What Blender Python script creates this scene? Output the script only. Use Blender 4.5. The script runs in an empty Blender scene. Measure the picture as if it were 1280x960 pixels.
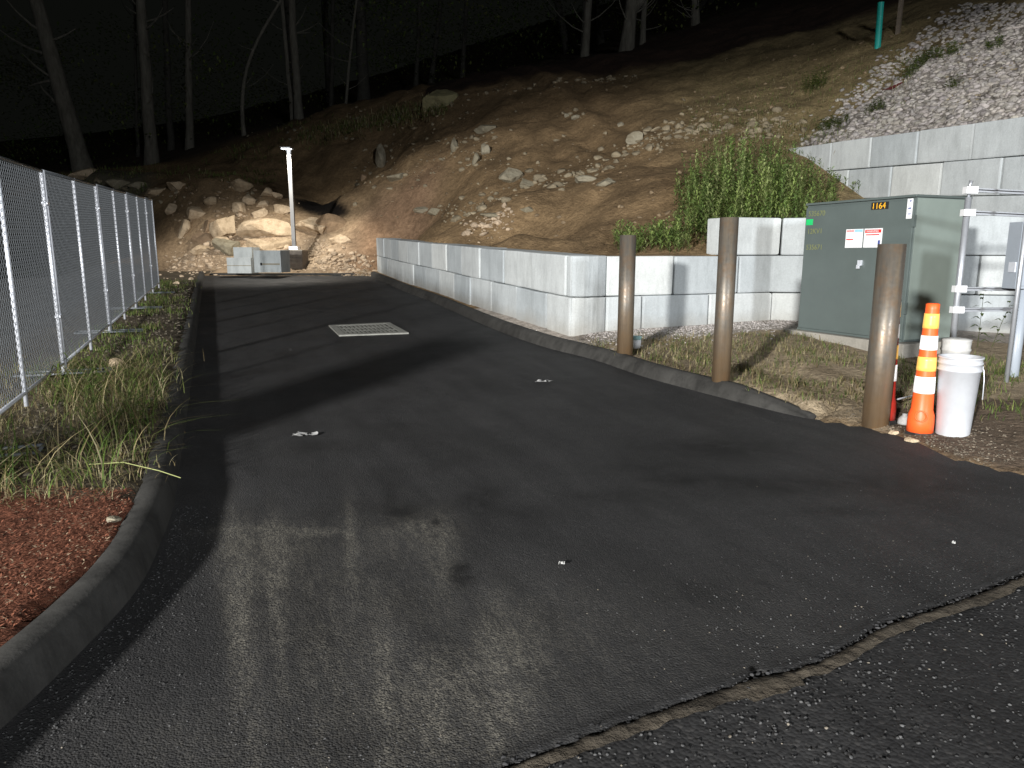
import bpy, bmesh, math, random
import numpy as np
from mathutils import Vector, Matrix, noise
random.seed(7); rng = np.random.default_rng(7)
S = bpy.context.scene
COL = S.collection
R = math.radians
TH = math.atan(162/887); F = 887.0; H = 1.5
CC, SS = math.cos(R(22.5)), math.sin(R(22.5))

# ------------------------------------------------------------ geometry helpers
def ray(px, py):
    u = (px-640)/F; v = (480-py)/F
    d = math.cos(TH)+v*math.sin(TH)
    return u/d, (v*math.cos(TH)-math.sin(TH))/d
def P(px, py, Y):
    a, b = ray(px, py); return Vector((a*Y, Y, H+b*Y))
def zr(Y):
    Y = np.asarray(Y, dtype=float)
    return np.where(Y > 6.3, 0.045*(Y-6.3), 0.02*(Y-6.3))
def G(px, py, dz=0.0):
    a, b = ray(px, py); lo, hi = .5, 200.
    for i in range(50):
        m = (lo+hi)/2
        if H+b*m > float(zr(m))+dz: lo = m
        else: hi = m
    return Vector((a*lo, lo, H+b*lo))
def ns(X, Y): return X*CC+Y*SS, -X*SS+Y*CC
def xy(n, s): return n*CC-s*SS, n*SS+s*CC

def link(o, parent=None):
    COL.objects.link(o)
    if parent: o.parent = parent
    return o
def tag(o, label=None, cat=None, group=None, kind=None):
    if label: o['label'] = label
    if cat: o['category'] = cat
    if group: o['group'] = group
    if kind: o['kind'] = kind
    return o
def empty(name, loc=(0,0,0), rz=0.0):
    o = bpy.data.objects.new(name, None); o.location = loc; o.rotation_euler = (0,0,rz)
    o.empty_display_size = .2
    return link(o)
def obj(name, bm, mat, parent=None, smooth=False, bevel=0, loc=None):
    if bevel:
        bmesh.ops.bevel(bm, geom=[e for e in bm.edges if e.calc_face_angle(0) > .5], offset=bevel, segments=2, affect='EDGES', profile=.6)
    bm.normal_update()
    me = bpy.data.meshes.new(name); bm.to_mesh(me); bm.free()
    if smooth:
        for p in me.polygons: p.use_smooth = True
    me.materials.append(mat)
    o = bpy.data.objects.new(name, me)
    if loc is not None: o.location = loc
    return link(o, parent)
def npmesh(name, V, Fc, mat, parent=None, smooth=False, col=None, colname='tint', extra=None):
    """V (n,3); Fc (m,k) same-size faces"""
    me = bpy.data.meshes.new(name)
    V = np.asarray(V, dtype=np.float32); Fc = np.asarray(Fc, dtype=np.int32)
    m, k = Fc.shape
    me.vertices.add(len(V)); me.vertices.foreach_set('co', V.ravel())
    me.loops.add(m*k); me.loops.foreach_set('vertex_index', Fc.ravel())
    me.polygons.add(m); me.polygons.foreach_set('loop_start', np.arange(0, m*k, k, dtype=np.int32))
    me.polygons.foreach_set('loop_total', np.full(m, k, dtype=np.int32))
    if smooth: me.polygons.foreach_set('use_smooth', np.ones(m, dtype=bool))
    me.update(calc_edges=True); me.validate()
    for nm, c in ([(colname, col)] if col is not None else [])+(extra or []):
        at = me.color_attributes.new(nm, 'FLOAT_COLOR', 'POINT')
        c = np.asarray(c, dtype=np.float32)
        if c.ndim == 1: c = np.stack([c, c, c], 1)
        at.data.foreach_set('color', np.concatenate([c, np.ones((len(c), 1), np.float32)], 1).ravel())
    me.materials.append(mat)
    o = bpy.data.objects.new(name, me)
    return link(o, parent)
def bm_box(bm, lo, hi, M=None):
    x0,y0,z0 = lo; x1,y1,z1 = hi
    vs = [Vector(p) for p in ((x0,y0,z0),(x1,y0,z0),(x1,y1,z0),(x0,y1,z0),(x0,y0,z1),(x1,y0,z1),(x1,y1,z1),(x0,y1,z1))]
    if M: vs = [M @ v for v in vs]
    v = [bm.verts.new(p) for p in vs]
    for f in ((3,2,1,0),(4,5,6,7),(0,1,5,4),(1,2,6,5),(2,3,7,6),(3,0,4,7)): bm.faces.new([v[i] for i in f])
def bm_tube(bm, pts, rad, seg=8, cap=True):
    pts = [Vector(p) for p in pts]
    if not hasattr(rad, '__len__'): rad = [rad]*len(pts)
    rings = []
    t0 = (pts[1]-pts[0]).normalized()
    up = Vector((0,0,1)) if abs(t0.z) < .9 else Vector((1,0,0))
    a = t0.cross(up).normalized()
    for i, p in enumerate(pts):
        t = (pts[min(i+1,len(pts)-1)]-pts[max(i-1,0)]).normalized()
        a = (a-t*a.dot(t)).normalized(); b = t.cross(a)
        rings.append([bm.verts.new(p+(a*math.cos(2*math.pi*k/seg)+b*math.sin(2*math.pi*k/seg))*rad[i]) for k in range(seg)])
    for r0, r1 in zip(rings, rings[1:]):
        for k in range(seg): bm.faces.new((r0[k], r0[(k+1)%seg], r1[(k+1)%seg], r1[k]))
    if cap:
        bm.faces.new(rings[0][::-1]); bm.faces.new(rings[-1])
def bm_lathe(bm, prof, seg=32, c=(0,0,0)):
    rings = []
    for r, z in prof:
        rings.append([bm.verts.new((c[0]+r*math.cos(2*math.pi*k/seg), c[1]+r*math.sin(2*math.pi*k/seg), c[2]+z)) for k in range(seg)])
    for r0, r1 in zip(rings, rings[1:]):
        for k in range(seg): bm.faces.new((r0[k], r0[(k+1)%seg], r1[(k+1)%seg], r1[k]))
    if prof[0][0] > 1e-4: bm.faces.new(rings[0][::-1])
    if prof[-1][0] > 1e-4: bm.faces.new(rings[-1])
NB = bmesh.new

# ------------------------------------------------------------ materials
def mat(name): 
    m = bpy.data.materials.new(name); m.use_nodes = True
    nt = m.node_tree; b = nt.nodes['Principled BSDF']; return m, nt, b
def nd(nt, t, **kw):
    n = nt.nodes.new(t)
    for k, v in kw.items():
        if k.startswith('i_'):
            key = k[2:].replace('_', ' ')
            n.inputs[key].default_value = v
        else: setattr(n, k, v)
    return n
def ramp(nt, src, stops):
    r = nt.nodes.new('ShaderNodeValToRGB'); e = r.color_ramp.elements
    while len(e) < len(stops): e.new(.5)
    for i, (p, c) in enumerate(stops):
        e[i].position = p; e[i].color = (*c, 1) if len(c) == 3 else c
    nt.links.new(src, r.inputs[0]); return r.outputs[0]
def mix(nt, fac, a, b, mode='MIX'):
    m = nt.nodes.new('ShaderNodeMix'); m.data_type = 'RGBA'; m.blend_type = mode
    for s, v in ((m.inputs[0], fac), (m.inputs[6], a), (m.inputs[7], b)):
        if isinstance(v, bpy.types.NodeSocket): nt.links.new(v, s)
        elif isinstance(v, (int, float)): s.default_value = v
        else: s.default_value = (*v, 1)
    return m.outputs[2]
def noi(nt, scale, detail=4, rough=.6, coord='Object', stretch=None, dist=0):
    tc = nt.nodes.new('ShaderNodeTexCoord'); n = nt.nodes.new('ShaderNodeTexNoise')
    n.inputs['Scale'].default_value = scale; n.inputs['Detail'].default_value = detail; n.inputs['Roughness'].default_value = rough
    n.inputs['Distortion'].default_value = dist
    if stretch:
        mp = nt.nodes.new('ShaderNodeMapping'); mp.inputs['Scale'].default_value = stretch[:3]
        src = tc.outputs[coord]
        if len(stretch) > 3:
            m0 = nt.nodes.new('ShaderNodeMapping'); m0.inputs['Rotation'].default_value = (0,0,stretch[3])
            nt.links.new(src, m0.inputs[0]); src = m0.outputs[0]
        nt.links.new(src, mp.inputs[0]); nt.links.new(mp.outputs[0], n.inputs[0])
    else: nt.links.new(tc.outputs[coord], n.inputs[0])
    return n.outputs[0]
def vor(nt, scale, feature='F1', out='Distance', coord='Object'):
    tc = nt.nodes.new('ShaderNodeTexCoord'); n = nt.nodes.new('ShaderNodeTexVoronoi'); n.feature = feature
    n.inputs['Scale'].default_value = scale; nt.links.new(tc.outputs[coord], n.inputs[0]); return n.outputs[out]
def bump(nt, b, h, strength=.5, dist=.01):
    n = nt.nodes.new('ShaderNodeBump'); n.inputs['Strength'].default_value = strength; n.inputs['Distance'].default_value = dist
    nt.links.new(h, n.inputs['Height']); 
    if b.inputs['Normal'].is_linked: nt.links.new(b.inputs['Normal'].links[0].from_socket, n.inputs['Normal'])
    nt.links.new(n.outputs[0], b.inputs['Normal'])
def math_(nt, op, a, b=None, c=None):
    n = nt.nodes.new('ShaderNodeMath'); n.operation = op
    for s, v in zip(n.inputs, (a, b, c)):
        if v is None: continue
        if isinstance(v, bpy.types.NodeSocket): nt.links.new(v, s)
        else: s.default_value = v
    return n.outputs[0]
def attr(nt, name): 
    n = nt.nodes.new('ShaderNodeAttribute'); n.attribute_name = name; return n.outputs['Color']
def simple(name, c, rough=.6, metal=0, var=.25, scale=6, bs=.15, bd=.004, spec=.5, c2=None, bscale=None, emit=0):
    m, nt, b = mat(name)
    n = noi(nt, scale, 5, .65)
    lo = tuple(x*(1-var) for x in c) if c2 is None else c2
    colr = ramp(nt, n, [(.3, lo), (.7, tuple(min(1, x*(1+var*.4)) for x in c))])
    nt.links.new(colr, b.inputs['Base Color'])
    b.inputs['Roughness'].default_value = rough; b.inputs['Metallic'].default_value = metal
    b.inputs['Specular IOR Level'].default_value = spec
    if bs: bump(nt, b, noi(nt, bscale or scale*8, 4, .6), bs, bd)
    if emit:
        b.inputs['Emission Color'].default_value = (*c, 1); b.inputs['Emission Strength'].default_value = emit
    return m

# terrain: tint attribute times noises
def make_ground_mat():
    m, nt, b = mat('earth')
    t = attr(nt, 'tint')
    n1 = noi(nt, .9, 6, .65); n2 = noi(nt, 7, 6, .7); n3 = vor(nt, 11, out='Distance')
    c = mix(nt, 1, t, ramp(nt, n1, [(.3, (.62,.6,.58)), (.7, (1.25,1.22,1.18))]), 'MULTIPLY')
    c = mix(nt, 1, c, ramp(nt, n2, [(.3, (.6,.58,.56)), (.7, (1.25,1.25,1.25))]), 'MULTIPLY')
    # scattered light pebbles
    peb = ramp(nt, vor(nt, 16), [(.0, (1,1,1)), (.16, (1,1,1)), (.24, (0,0,0))])
    sel = ramp(nt, noi(nt, 2.2, 4, .7), [(.5, (0,0,0)), (.62, (1,1,1))])
    f = math_(nt, 'MULTIPLY', math_(nt, 'MULTIPLY', peb, sel), .55)
    c = mix(nt, f, c, mix(nt, 1, t, (1.9,1.95,2.0), 'MULTIPLY'))
    nt.links.new(c, b.inputs['Base Color'])
    b.inputs['Roughness'].default_value = .95; b.inputs['Specular IOR Level'].default_value = .2
    bump(nt, b, n2, .7, .08); bump(nt, b, noi(nt, 30, 5, .7), .6, .02); bump(nt, b, vor(nt, 16), .4, -.03)
    return m
M_earth = make_ground_mat()

def make_asphalt(name, base, coarse):
    m, nt, b = mat(name)
    big = noi(nt, .55, 4, .6)
    str_ = noi(nt, 1.2, 5, .65, stretch=(3.2, .45, 1, R(-22.5+0)))
    c = ramp(nt, big, [(.3, tuple(x*.7 for x in base)), (.7, tuple(x*1.25 for x in base))])
    c = mix(nt, 1, c, ramp(nt, str_, [(.3, (.72,.72,.72)), (.7, (1.25,1.24,1.22))]), 'MULTIPLY')
    # aggregate: each stone its own grey
    tc = nt.nodes.new('ShaderNodeTexCoord'); v = nt.nodes.new('ShaderNodeTexVoronoi'); v.inputs['Scale'].default_value = coarse
    nt.links.new(tc.outputs['Object'], v.inputs[0])
    hsv = nt.nodes.new('ShaderNodeSeparateColor'); nt.links.new(v.outputs['Color'], hsv.inputs[0])
    c = mix(nt, 1, c, ramp(nt, hsv.outputs[0], [(0, (.72,.72,.74)), (.85, (1.15,1.15,1.15)), (1, (1.7,1.65,1.6))]), 'MULTIPLY')
    # dust in the surface, where the attribute says
    d = attr(nt, 'dust'); ds = nt.nodes.new('ShaderNodeSeparateColor'); nt.links.new(d, ds.inputs[0])
    sp = noi(nt, 75, 3, .8); sp2 = noi(nt, 9, 5, .75, stretch=(2.6, .6, 1, R(-20)))
    amt = math_(nt, 'MULTIPLY', math_(nt, 'MINIMUM', math_(nt, 'MULTIPLY', ds.outputs[0], 1.5), 1.0), math_(nt, 'MULTIPLY', ramp(nt, sp, [(.42, (0,0,0)), (.56, (1,1,1))]), ramp(nt, sp2, [(.36, (.08,.08,.08)), (.6, (1,1,1))])))
    c = mix(nt, math_(nt, 'MULTIPLY', amt, .62), c, (.21,.195,.16))
    haze = math_(nt, 'MULTIPLY', ds.outputs[0], .13)
    c = mix(nt, haze, c, (.12,.115,.10))
    # sparse bright chips
    v2 = nt.nodes.new('ShaderNodeTexVoronoi'); v2.inputs['Scale'].default_value = 23; nt.links.new(tc.outputs['Object'], v2.inputs[0])
    s2 = nt.nodes.new('ShaderNodeSeparateColor'); nt.links.new(v2.outputs['Color'], s2.inputs[0])
    chip = math_(nt, 'MULTIPLY', ramp(nt, v2.outputs['Distance'], [(.10, (1,1,1)), (.16, (0,0,0))]), ramp(nt, s2.outputs[1], [(.93, (0,0,0)), (.97, (1,1,1))]))
    c = mix(nt, math_(nt, 'MULTIPLY', chip, .3), c, (.2,.19,.17))
    kn = ramp(nt, noi(nt, 7, 5, .7), [(.35, (.35,)*3), (.55, (1,)*3)])
    c = mix(nt, math_(nt, 'MULTIPLY', ds.outputs[1], kn), c, tuple(x*.22 for x in base))
    nt.links.new(c, b.inputs['Base Color'])
    rg = ramp(nt, noi(nt, 1.5, 4, .6), [(.3, (.62,)*3), (.7, (.86,)*3)])
    nt.links.new(rg, b.inputs['Roughness']); b.inputs['Specular IOR Level'].default_value = .35
    bump(nt, b, v.outputs['Distance'], .5, -.006); bump(nt, b, noi(nt, 14, 4, .7), .35, .008)
    return m
M_asph = make_asphalt('fresh_asphalt', (.026,.026,.0265), 125)
M_asph2 = make_asphalt('old_asphalt', (.023,.023,.0235), 62)

def make_concrete(name, c, stain=.35, clean=.9, splash=False):
    m, nt, b = mat(name)
    oi = nt.nodes.new('ShaderNodeObjectInfo')
    n1 = noi(nt, 1.6, 5, .6); n2 = noi(nt, 5, 5, .7, stretch=(1.0,1.0,.25))
    base = ramp(nt, n1, [(.3, tuple(x*(1-stain*.6) for x in c)), (.7, tuple(x*1.08 for x in c))])
    base = mix(nt, 1, base, ramp(nt, n2, [(.32, (1-stain,)*3), (.55, (1,)*3)]), 'MULTIPLY')
    base = mix(nt, 1, base, ramp(nt, oi.outputs['Random'], [(0, (.76,.78,.79)), (.5, (.92,.92,.91)), (1, (1.08,1.06,1.02))]), 'MULTIPLY')
    base = mix(nt, 1, base, ramp(nt, noi(nt, 40, 3, .7), [(.3, (.9,)*3), (.6, (1.03,)*3)]), 'MULTIPLY')
    tc = nt.nodes.new('ShaderNodeTexCoord'); sx = nt.nodes.new('ShaderNodeSeparateXYZ'); nt.links.new(tc.outputs['Object'], sx.inputs[0])
    if splash:
        hz = math_(nt, 'ADD', math_(nt, 'SUBTRACT', sx.outputs[2], math_(nt, 'MULTIPLY', math_(nt, 'MAXIMUM', math_(nt, 'SUBTRACT', sx.outputs[1], 10.4), 0.0), .041)), math_(nt, 'MULTIPLY', n1, .35))
        base = mix(nt, ramp(nt, hz, [(.46, (.5,)*3), (.74, (0,)*3)]), base, (.27,.235,.18))
    nt.links.new(base, b.inputs['Base Color']); b.inputs['Roughness'].default_value = clean
    b.inputs['Specular IOR Level'].default_value = .25
    bump(nt, b, noi(nt, 9, 5, .7), .25, .02); bump(nt, b, noi(nt, 60, 3, .6), .25, .004)
    return m
M_conc = make_concrete('block_concrete', (.57,.605,.62), .18, splash=True)
M_loose = make_concrete('loose_block_concrete', (.50,.53,.53), .24)
M_curb = make_concrete('curb_concrete', (.060,.058,.054), .5)
M_pad = make_concrete('pad_concrete', (.42,.39,.34), .25)

def make_rock(name, c, dark):
    m, nt, b = mat(name)
    oi = nt.nodes.new('ShaderNodeObjectInfo')
    n = noi(nt, 3, 6, .7)
    col = ramp(nt, n, [(.28, dark), (.55, c), (.8, tuple(min(1, x*1.2) for x in c))])
    col = mix(nt, 1, col, ramp(nt, oi.outputs['Random'], [(0, (.8,.78,.74)), (1, (1.08,1.07,1.06))]), 'MULTIPLY')
    nt.links.new(col, b.inputs['Base Color']); b.inputs['Roughness'].default_value = .92; b.inputs['Specular IOR Level'].default_value = .2
    bump(nt, b, noi(nt, 8, 6, .7), .6, .06); bump(nt, b, noi(nt, 40, 4, .7), .4, .012)
    return m
M_rtan = make_rock('tan_rock', (.50,.40,.28), (.26,.19,.12))
M_rgrey = make_rock('grey_rock', (.29,.265,.20), (.17,.14,.095))
M_rolive = make_rock('olive_rock', (.27,.25,.14), (.16,.15,.09))
M_rbrown = make_rock('brown_rock', (.30,.215,.14), (.17,.12,.08))

def make_tinted(name, rough=.7, trans=0.0, spec=.3):
    m, nt, b = mat(name); t = attr(nt, 'tint')
    c = mix(nt, 1, t, ramp(nt, noi(nt, 30, 3, .6), [(.3, (.75,)*3), (.7, (1.2,)*3)]), 'MULTIPLY')
    nt.links.new(c, b.inputs['Base Color']); b.inputs['Roughness'].default_value = rough
    b.inputs['Specular IOR Level'].default_value = spec
    if trans:
        tr = nt.nodes.new('ShaderNodeBsdfTranslucent'); nt.links.new(c, tr.inputs[0])
        mx = nt.nodes.new('ShaderNodeMixShader'); mx.inputs[0].default_value = trans
        out = nt.nodes['Material Output']
        nt.links.new(b.outputs[0], mx.inputs[1]); nt.links.new(tr.outputs[0], mx.inputs[2]); nt.links.new(mx.outputs[0], out.inputs[0])
    return m
M_leaf = make_tinted('foliage', .6, .38)
M_rubble = make_tinted('rubble', .95, 0, .2)

def make_galv():
    m, nt, b = mat('galvanised_steel')
    c = ramp(nt, noi(nt, 25, 4, .6), [(.3, (.72,.75,.81)), (.7, (.80,.83,.90))])
    nt.links.new(c, b.inputs['Base Color']); b.inputs['Metallic'].default_value = .4
    nt.links.new(ramp(nt, noi(nt, 12, 3, .6), [(.3, (.30,)*3), (.7, (.48,)*3)]), b.inputs['Roughness'])
    return m
M_galv = make_galv()
M_galv2 = simple('zinc_strut', (.42,.44,.47), .42, .5, .12, 14, 0)
M_wire = simple('chain_wire', (.175,.19,.205), .5, .4, .2, 20, 0)
def make_rust():
    m, nt, b = mat('rusty_pipe')
    st = noi(nt, 14, 5, .65, stretch=(1,1,.08)); n = noi(nt, 3, 5, .7); f = noi(nt, 30, 4, .7)
    c = ramp(nt, st, [(.28, (.085,.078,.068)), (.5, (.155,.138,.115)), (.75, (.23,.185,.13))])
    c = mix(nt, ramp(nt, n, [(.5, (0,0,0)), (.68, (.6,.6,.6))]), c, (.20,.115,.055))
    # more orange rust towards the ground, paler bare steel high up
    tc = nt.nodes.new('ShaderNodeTexCoord'); sx = nt.nodes.new('ShaderNodeSeparateXYZ'); nt.links.new(tc.outputs['Object'], sx.inputs[0])
    h = math_(nt, 'ADD', sx.outputs[2], math_(nt, 'MULTIPLY', n, .8))
    c = mix(nt, ramp(nt, h, [(.55, (.5,.5,.5)), (1.1, (0,0,0))]), c, (.24,.14,.055))
    c = mix(nt, ramp(nt, h, [(1.25, (0,0,0)), (1.9, (.6,.6,.6))]), c, (.20,.185,.17))
    nt.links.new(c, b.inputs['Base Color']); b.inputs['Metallic'].default_value = .45
    nt.links.new(ramp(nt, f, [(.3, (.34,)*3), (.7, (.58,)*3)]), b.inputs['Roughness'])
    bump(nt, b, f, .2, .003)
    return m
M_rust = make_rust()
M_green = simple('cabinet_green', (.105,.130,.125), .42, 0, .10, 2.5, .04, .003, bscale=90)
M_greenside = simple('pale_cabinet_green', (.23,.275,.25), .45, 0, .10, 2.0, .04, .003, bscale=90)  # paler green for the side panel alone
M_pole = simple('pole_metal', (.22,.22,.22), .55, .2, .1, 5, .0)
M_lens = simple('lamp_lens', (.9,.95,1), .3, 0, .05, 3, 0, emit=14)
M_orange = simple('orange_plastic', (.95,.13,.025), .45, 0, .12, 9, .05)
M_orange_d = simple('shaded_orange_plastic', (.5,.035,.022), .5, 0, .2, 9, .05)  # orange plastic with the bollard's shade put into its colour
M_refw = simple('white_sheeting', (.95,.95,.95), .35, 0, .03, 9, 0, emit=.35)  # slight glow stands in for light thrown back by reflective sheeting
M_refy = simple('amber_sheeting', (1.0,.55,.12), .35, 0, .2, 14, 0, emit=.35)  # same painted-in glow for the amber reflective bands
M_bucket = simple('white_plastic', (.52,.54,.57), .5, 0, .12, 5, .03)
M_bucket2 = simple('dusty_plastic', (.5,.5,.48), .6, 0, .25, 12, .05)
M_black = simple('black_plastic', (.02,.02,.02), .6, 0, .3, 9, .1)
M_timber = simple('dark_timber', (.19,.165,.14), .85, 0, .4, 8, .4)
M_wood = simple('stake_wood', (.20,.16,.12), .85, 0, .35, 9, .3)
M_teal = simple('teal_paint', (.02,.42,.36), .45, 0, .1, 6, 0)
M_red = simple('red_print', (.75,.04,.03), .5, 0, .1, 9, 0)
M_ltblue = simple('blue_print', (.35,.65,.8), .5, 0, .1, 9, 0)
M_navy = simple('navy_print', (.05,.08,.3), .5, 0, .1, 9, 0)
M_white = simple('white_print', (.85,.86,.88), .45, 0, .03, 9, 0)
M_amber = simple('amber_print', (.95,.5,.03), .45, 0, .05, 9, 0)
M_gsticker = simple('green_print', (.02,.55,.16), .5, 0, .1, 9, 0)
M_fadey = simple('faded_yellow_print', (.22,.24,.10), .6, 0, .2, 30, 0)
M_meter = simple('grey_enamel', (.33,.37,.42), .4, 0, .06, 5, .03)
M_pit = simple('grate_shadow', (.07,.07,.06), .9, 0, .3, 9, 0)
M_iron = simple('grate_iron', (.30,.30,.27), .7, .1, .3, 20, .3)
M_hole = simple('pit_dark', (.006,.006,.006), .9, 0, .2, 9, 0)
M_litter = simple('paper_litter', (.42,.42,.41), .8, 0, .3, 30, .5)
M_rag = simple('red_rag', (.12,.015,.015), .9, 0, .3, 20, .4)
M_bark = None
def make_bark():
    m, nt, b = mat('bark')
    n = noi(nt, 5, 6, .75, stretch=(1,1,.25)); 
    nt.links.new(ramp(nt, n, [(.3, (.055,.05,.04)), (.6, (.135,.128,.105)), (.8, (.20,.19,.165))]), b.inputs['Base Color'])
    b.inputs['Roughness'].default_value = .95; bump(nt, b, noi(nt, 12, 5, .7, stretch=(1,1,.2)), .8, .05); return m
M_bark = make_bark()
M_barkd = simple('unlit_bark', (.05,.048,.04), .95, 0, .4, 6, .4)  # darker bark copy, the deep wood's lack of light put into colour

# ------------------------------------------------------------ road outline
L_near = [(-2.6,-9.0),(-2.0,-3.0),(-1.82,0.6),(-1.75,1.6),(-1.73,2.3),(-1.75,2.9),(-1.80,3.25),(-1.93,3.7),(-2.10,4.2)]
def cat(pts, k=10):
    pts = [np.array(p, float) for p in pts]; out = []
    for i in range(len(pts)-1):
        p0 = pts[max(i-1,0)]; p1 = pts[i]; p2 = pts[i+1]; p3 = pts[min(i+2,len(pts)-1)]
        for j in range(k):
            t = j/k
            out.append(.5*((2*p1)+(-p0+p2)*t+(2*p0-5*p1+4*p2-p3)*t*t+(-p0+3*p1-3*p2+p3)*t**3))
    out.append(pts[-1]); return np.array(out)
YEND = 24.0
Lp = L_near + [xy(-.33, s) for s in (5.35, 6.5, 8, 11, 14, 18, 22)] + [(xy(-.3, 0)[0]-(YEND-xy(-.3,0)[1])*SS/CC, YEND)]
Lp = cat(Lp, 8)
Rp_curb = [(2.70,6.42),(2.40,6.85),(1.98,7.49),(1.55,8.2),(1.07,9.25),(.41,10.35),(-.44,12.3),(-1.78,16.03),(-3.08,19.3),(-4.78,YEND)]
Rp_c = cat(Rp_curb, 8)
Redge = cat([(14,3.2),(8,3.9),(5.2,4.35),(3.9,4.6),(3.48,4.98),(3.36,5.35),(3.30,5.72),(3.14,6.1),(2.95,6.32),(2.70,6.42)], 6)
Rp = np.concatenate([[(14,-9)], Redge[:-1], Rp_c])
def xleft(Y): return np.interp(Y, Lp[:,1], Lp[:,0])
def xright(Y):
    Y = np.asarray(Y, float)
    return np.interp(Y, Rp[:,1], Rp[:,0])
def seg_dist(X, Y, poly):
    d = np.full(X.shape, 1e9)
    for (x0,y0),(x1,y1) in zip(poly[:-1], poly[1:]):
        dx, dy = x1-x0, y1-y0; L2 = dx*dx+dy*dy+1e-12
        t = np.clip(((X-x0)*dx+(Y-y0)*dy)/L2, 0, 1)
        d = np.minimum(d, np.hypot(X-x0-t*dx, Y-y0-t*dy))
    return d
def inside(X, Y): return (X > xleft(Y)) & (X < xright(Y)) & (Y < YEND)

# walls: plan polylines (face side towards road)
W_side = [(-4.56,24.35),(-2.92,19.85),(-1.62,16.6),(-.80,14.4),(.20,11.95),(.86,10.42)]
F0 = (1.40,10.62); F1 = (4.22,11.72); F2 = (8.25,10.75)
def off(p, q, d):   # point p shifted by d to the back of a face running p->q (back = left of travel for side wall reversed)
    v = Vector((q[0]-p[0], q[1]-p[1])).normalized(); return v
UW0 = P(1258,148,12.1); UW1 = P(985,185,17.8)
uwd = Vector((UW1.x-UW0.x, UW1.y-UW0.y)).normalized()     # along, away
uwn = Vector((-uwd.y, uwd.x))                              # to the left (front)
if uwn.x > 0: uwn = -uwn
UWN = Vector((UW0.x, UW0.y))-uwd*1.15

# ------------------------------------------------------------ terrain
ctrl = []
def c(px, py, Y): p = P(px, py, Y); ctrl.append((p.x, p.y, p.z))
def cz(X, Y, Z): ctrl.append((X, Y, Z))
# left bank and flat ground beyond the fence
for s in (-8, 0, 5, 9, 13, 17, 21, 25):
    for n in (-.8, -1.8, -3.5, -7, -12):
        x, y = xy(n, s); cz(x, y, float(zr(y))+.17 if n > -5 else float(zr(y))+.12)
for X in (-9.4, -8, -6.4, -5, -4.2): cz(X, 24.3, .86); cz(X, 25.0, .95)
cz(-12, 27, 1.0); cz(-16, 29, 1.0); cz(-24, 26, .9)
# along the back of side wall
for (x, y) in W_side[1:]: 
    cz(x+.6, y+.3, 1.42+.043*(y-10.8)); cz(x+1.6, y+.9, 1.50+.043*(y-10.8))
cz(1.5,11.3,1.45); cz(2.8,11.9,1.46); cz(4.1,12.4,1.75); cz(5.5,12.2,1.98); cz(7.2,11.6,2.0)
# lower hill
for a in [(560,290,18.7),(650,290,15),(650,262,18),(600,270,20.5),(700,240,19.5),(760,262,15.8),(640,226,23),(545,272,23.5),(480,275,27),(430,285,28),(740,215,21.5),
          (830,178,21.5),(830,225,17),(850,265,14.8),(900,215,17.5),(930,170,20.5),(1000,155,21),(985,186,18.0),(930,245,14.6),(820,300,12.9),(960,250,14),(1030,240,14.3)]: c(*a)
# steep cut
for a in [(640,200,24.6),(640,150,29),(560,200,27.5),(560,150,32),(500,200,30.5),(480,235,28.5),(430,245,30),(420,200,34),(700,170,26),(740,130,28.5),(760,180,24),(830,135,26),(830,160,23.3),(900,110,27),(950,120,25),(1000,90,26),(1050,110,22.5),(1100,60,25),(1150,85,21.5)]: c(*a)
# crest
for a in [(545,128,34.5),(480,143,36.5),(420,152,38.5),(350,166,40),(640,106,33),(700,100,32.5),(760,96,32),(830,90,31.5),(900,72,31),(1000,48,30.5),(1060,28,30),(1150,4,29),(1230,-20,28),(1300,-50,27)]: c(*a)
# plateau beyond the crest, under the trees
for a in [(305,168,45),(372,153,47),(455,130,50),(520,112,54),(600,96,48),(660,88,46),(730,80,44),(784,63,42),(870,34,43),(950,10,44),(1050,-25,45),(1200,-80,46),(237,188,48),(190,207,46),(105,217,44),(30,222,46)]: c(*a)
for a in [(100,190,70),(400,120,75),(700,60,75),(1000,-40,75),(-200,200,70),(1400,-150,70),(1700,-200,40),(640,60,110),(200,170,110),(1100,-60,110),(-300,190,110)]: c(*a)
# rock pile mound
for a in [(270,219,31),(240,226,31.5),(215,238,31),(300,224,31),(330,238,30.4),(355,250,30),(385,268,29),(405,272,28.8),(300,270,28.5),(250,275,28.5),(300,305,26.8),(240,310,26.8),(340,300,27),(380,305,27.2),(420,310,26.5),(400,290,27.8),(450,320,26),(230,335,25.8),(330,327,25.8),(360,333,25.4),(440,338,25.2)]: c(*a)
# behind the mound: low
for a in [(270,212,35),(350,225,34.5),(400,240,33),(430,255,31)]: c(*a)
for a in [(300,195,39),(200,225,39),(150,232,35),(110,222,37),(190,240,33.5),(160,250,31.5),(60,228,40),(20,226,42)]: c(*a)
# beyond the fence
for a in [(60,300,35),(100,285,33.5),(150,300,30),(180,322,27.5),(0,300,37),(60,332,30),(0,333,31),(120,337,27)]: c(*a)
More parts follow.
